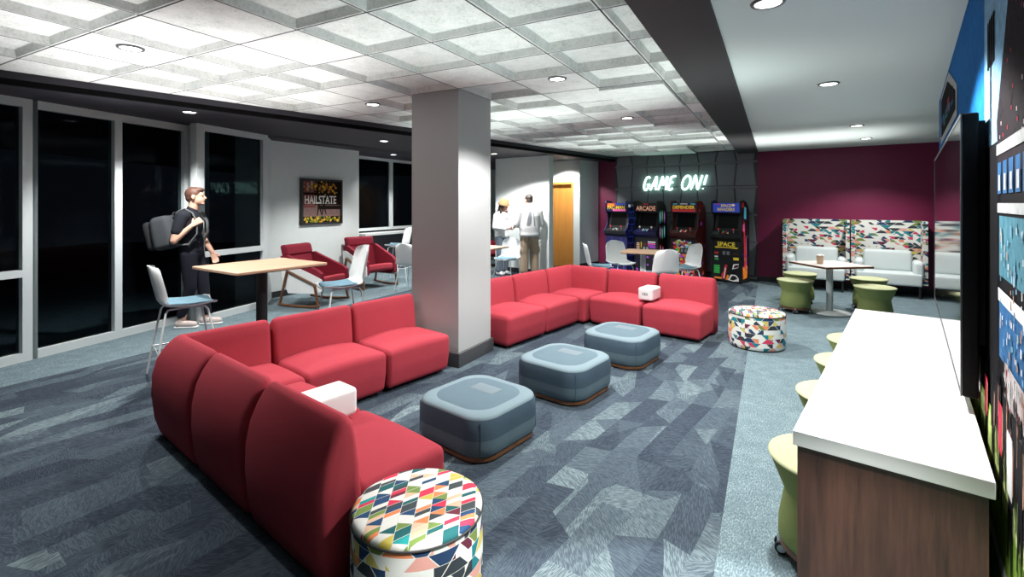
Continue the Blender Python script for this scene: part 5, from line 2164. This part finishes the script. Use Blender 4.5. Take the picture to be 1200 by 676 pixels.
# backpack is worn: its own top-level thing
bp = thing('backpack', 'dark grey backpack worn by the man beside the windows', 'backpack', (-3.985, 6.06, 0), math.atan2(0.16, 1.0))
Mb = Matrix.Translation((-0.28, -0.02, 1.17)) @ Matrix.Rotation(R(-14), 4, 'Y')
mb = MB()
mb.rbox(-0.12, 0.135, -0.175, 0.175, -0.21, 0.20, (0.07, 0.07, 0.07), M=Mb, n=4, m=3, deform=lambda p_, q_: (p_[0] * (1.0 - 0.18 * max(0, q_[2])), p_[1] * (1 - 0.12 * q_[2]), p_[2]))
bd = mb.build('main_bag', fabric('grey_nylon', (0.05, 0.055, 0.062), 200), bp, angle=180)
mb = MB()
mb.rbox(-0.20, -0.10, -0.15, 0.15, -0.19, 0.17, (0.045, 0.06, 0.06), M=Mb, n=4, m=2)
mb.build('front_pocket', fabric('black_nylon', (0.018, 0.019, 0.022), 200), bd, angle=180)
for s in (-1, 1):
    mb = MB()
    pts = [(-0.155, s * 0.10, 1.335), (-0.10, s * 0.12, 1.43), (-0.02, s * 0.13, 1.458), (0.06, s * 0.135, 1.41), (0.115, s * 0.135, 1.30), (0.12, s * 0.14, 1.16), (0.05, s * 0.19, 1.03), (-0.14, s * 0.17, 1.03)]
    mb.tube([tuple(v) for v in [Vector((*smooth_line([(p_[0], p_[2]) for p_ in pts], 4)[i], 0)) for i in range(0)]] or [(a, y_, z_) for (a, y_, z_) in pts], 0.020, 8, flat=0.55)
    mb.build('strap', fabric('strap_grey', (0.12, 0.125, 0.13), 200), bp, angle=180)
mb = MB()
mb.tube([(-0.20, -0.05, 1.385), (-0.19, -0.04, 1.415), (-0.18, 0.04, 1.415), (-0.19, 0.05, 1.385)], 0.009, 8)
mb.build('carry_handle', M_['rubber'], bp)

# --- man in white jacket, back to the camera
ja = thing('person', 'person in a white jacket and khaki cargo trousers, back turned, by the white partition', 'person', (0.36, 10.12, 0), math.atan2(0.94, -0.30))
b = MB()
rot, q = head(b, (0.05, 0.0, 1.595), (1, 0.25), -0.22)
b.cap((-0.02, 0, 1.42), (0.03, 0, 1.54), 0.060, 0.055)
b.ell((-0.02, 0, 1.26), (0.11, 0.18, 0.19))
b.ell((0.0, 0, 1.05), (0.10, 0.15, 0.17))
b.ell((0.0, 0, 0.93), (0.105, 0.16, 0.12))
b.cap((-0.02, -0.16, 1.37), (-0.02, 0.16, 1.37), 0.062)
for s in (-1, 1):
    b.cap((-0.02, s * 0.20, 1.36), (0.02, s * 0.27, 1.09), 0.054, 0.043)
    b.cap((0.02, s * 0.27, 1.09), (0.23, s * 0.17, 1.05), 0.042, 0.028)
    hand(b, (0.235, s * 0.165, 1.05), (0.9, -s * 0.3, 0.05), (0.0, 0, 1), s, 0.5)
    leg(b, (0.0, s * 0.09, 0.90), (0.015, s * 0.11, 0.49), (-0.01, s * 0.12, 0.085))
    b.cap((-0.03, s * 0.12, 0.045), (0.13, s * 0.135, 0.035), 0.036, 0.030)
body = b.build('body', SK2, ja, remesh=0.0085, sm=3, angle=180)
eyes(q, body)
b = MB()
b.ell(q(-0.024, 0, 0.038), (0.102, 0.085, 0.086), rot)
b.ell(q(-0.050, 0, -0.020), (0.058, 0.074, 0.060), rot)
b.build('hair', HAIRD, ja, remesh=0.010, sm=2, angle=180)
b = MB()
JP = [(0.70, 0.835), (0.93, 0.84), (0.99, 0.875), (0.97, 0.93), (1.0, 1.02), (0.985, 1.16), (1.0, 1.27), (0.90, 1.36), (0.62, 1.43)]
b.lathe(JP, 40, (-0.012, 0, 0), sx=0.157, sy=0.225)
b.cap((-0.02, -0.16, 1.37), (-0.02, 0.16, 1.37), 0.085)
b.cap((-0.015, 0, 1.42), (0.0, 0, 1.465), 0.082, 0.074)
for s in (-1, 1):
    b.cap((-0.02, s * 0.20, 1.355), (0.02, s * 0.275, 1.09), 0.085, 0.072)
    b.cap((0.02, s * 0.275, 1.09), (0.20, s * 0.18, 1.055), 0.070, 0.050)
WJ = fabric('white_cotton', (0.74, 0.75, 0.75), 250, 0.05)
jk = b.build('jacket', WJ, ja, remesh=0.011, sm=3, angle=180)
# grey shapes printed on the back of the jacket, draped over the cloth
GJ = plain('grey_print', (0.22, 0.24, 0.26), 0.8)
mb = MB()


def back_x(y, z):
    r = 1.0
    for (ra_, za), (rb_, zb) in zip(JP[:-1], JP[1:]):
        if za <= z <= zb:
            r = ra_ + (rb_ - ra_) * (z - za) / (zb - za)
    best = -0.012 - 0.157 * r * math.sqrt(max(0.0, 1 - (y / (0.225 * r)) ** 2))
    return best - 0.007


for (yc0, yc1, z0, z1, w0, w1) in ((0.085, 0.045, 1.08, 1.36, 0.030, 0.022), (0.035, 0.02, 1.10, 1.34, 0.012, 0.010), (-0.06, -0.03, 1.06, 1.34, 0.013, 0.008)):
    vs, fs = [], []
    for i in range(9):
        k = i / 8
        z = z0 + (z1 - z0) * k
        yc = yc0 + (yc1 - yc0) * k
        w_ = w0 + (w1 - w0) * k
        for s in (-1, 1):
            vs.append((back_x(yc + s * w_, z), yc + s * w_, z))
    for i in range(8):
        fs.append((2 * i, 2 * i + 1, 2 * i + 3, 2 * i + 2))
    mb.add(vs, fs)
mb.build('back_print', GJ, jk)
b = MB()
b.ell((0.0, 0, 0.90), (0.125, 0.185, 0.11))
for s in (-1, 1):
    b.cap((0.0, s * 0.09, 0.88), (0.015, s * 0.115, 0.49), 0.112, 0.100)
    b.cap((0.015, s * 0.115, 0.49), (-0.01, s * 0.12, 0.13), 0.098, 0.088)
    b.ell((0.0, s * 0.205, 0.56), (0.055, 0.030, 0.075))
KH = fabric('khaki_cotton', (0.42, 0.32, 0.23), 200, 0.12)
b.build('trousers', KH, ja, remesh=0.012, sm=2, angle=180)
for s in (-1, 1):
    b = MB()
    b.cap((-0.045, s * 0.12, 0.048), (0.13, s * 0.135, 0.042), 0.047, 0.042)
    b.build('shoe', M_['white'], ja, remesh=0.010, sm=2, angle=180)

# --- woman in bucket hat
wo = thing('person', 'person in tan bucket hat, white hoodie and grey jeans, near the column', 'person', (-0.21, 10.40, 0), math.atan2(-0.62, 0.78))
b = MB()
rot, q = head(b, (0.055, 0.0, 1.475), (1, 0.0), -0.25, 0.98)
b.cap((0.0, 0, 1.30), (0.03, 0, 1.42), 0.050, 0.046)
b.ell((-0.01, 0, 1.17), (0.10, 0.155, 0.17))
b.ell((0.0, 0, 0.97), (0.09, 0.13, 0.16))
b.ell((0.0, 0, 0.87), (0.10, 0.16, 0.12))
b.cap((-0.02, -0.13, 1.265), (-0.02, 0.13, 1.265), 0.054)
for s in (-1, 1):
    b.cap((-0.02, s * 0.165, 1.255), (0.0, s * 0.225, 1.02), 0.047, 0.038)
    b.cap((0.0, s * 0.225, 1.02), (0.19, s * 0.10, 0.99), 0.037, 0.025)
    hand(b, (0.195, s * 0.095, 0.99), (0.85, -s * 0.35, 0.1), (0.0, -s * 0.3, 0.9), s, 0.6, 0.92)
    leg(b, (0.0, s * 0.085, 0.84), (0.02, s * 0.09, 0.46), (-0.01, s * 0.09, 0.08), (0.085, 0.057, 0.042, 0.034), 0.052)
    b.cap((-0.03, s * 0.09, 0.045), (0.11, s * 0.10, 0.034), 0.034, 0.028)
body = b.build('body', SK2, wo, remesh=0.008, sm=3, angle=180)
eyes(q, body)
MB().cap(q(0.090, -0.018, -0.056), q(0.090, 0.018, -0.056), 0.005).build('lips', plain('lip_red', (0.40, 0.06, 0.07), 0.4), body)
b = MB()
b.ell(q(-0.025, 0, 0.032), (0.100, 0.084, 0.088), rot)
for s in (-1, 1):
    b.cap(q(-0.02, s * 0.076, 0.0), (0.045, s * 0.105, 1.24), 0.034, 0.026)
    b.cap(q(-0.06, s * 0.045, 0.0), (-0.09, s * 0.07, 1.22), 0.042, 0.034)
b.build('hair', HAIRD, wo, remesh=0.010, sm=2, angle=180)
# bucket hat follows the head's tilt
b = MB()
Rm = Matrix.Translation(q(-0.012, 0, 0.055)) @ rot.to_4x4()
b.lathe([(0.128, -0.042), (0.130, -0.037), (0.108, 0.010), (0.104, 0.018), (0.092, 0.082), (0.080, 0.092), (0.02, 0.096)], 32, M=Rm)
b.build('bucket_hat', fabric('tan_cotton', (0.21, 0.135, 0.065), 250), wo, angle=50)
b = MB()
b.lathe([(0.70, 0.79), (0.94, 0.795), (1.0, 0.83), (0.97, 0.88), (1.0, 0.97), (0.98, 1.10), (0.97, 1.20), (0.85, 1.29), (0.55, 1.34)], 40, (-0.004, 0, 0), sx=0.132, sy=0.188)
b.cap((-0.02, -0.13, 1.265), (-0.02, 0.13, 1.265), 0.072)
b.cap((-0.02, -0.06, 1.31), (-0.02, 0.06, 1.31), 0.055)
for s in (-1, 1):
    b.cap((-0.02, s * 0.165, 1.255), (0.0, s * 0.235, 1.02), 0.070, 0.062)
    b.cap((0.0, s * 0.235, 1.02), (0.165, s * 0.115, 0.99), 0.060, 0.044)
hd = b.build('hoodie', WJ, wo, remesh=0.011, sm=3, angle=180)
mb = MB()
for k in range(5):
    y = -0.06 + k * 0.03
    mb.add([(0.012 + 0.115 * math.sqrt(max(0, 1 - (yy / 0.2) ** 2)), yy, zz) for yy, zz in ((y - 0.010, 1.175), (y + 0.010, 1.175), (y + 0.010, 1.21), (y - 0.010, 1.21))], [(0, 1, 2, 3)])
mb.build('chest_print', plain('charcoal_print', (0.06, 0.06, 0.07), 0.8), hd)
b = MB()
b.ell((0.0, 0, 0.84), (0.115, 0.175, 0.11))
for s in (-1, 1):
    b.cap((0.0, s * 0.085, 0.83), (0.02, s * 0.095, 0.46), 0.102, 0.082)
    b.cap((0.02, s * 0.095, 0.46), (-0.01, s * 0.095, 0.12), 0.080, 0.072)
b.build('trousers', fabric('grey_denim', (0.16, 0.20, 0.25), 200, 0.15), wo, remesh=0.011, sm=3, angle=180)
for s in (-1, 1):
    b = MB()
    b.cap((-0.04, s * 0.09, 0.046), (0.11, s * 0.10, 0.040), 0.044, 0.038)
    b.build('shoe', M_['white'], wo, remesh=0.010, sm=2, angle=180)
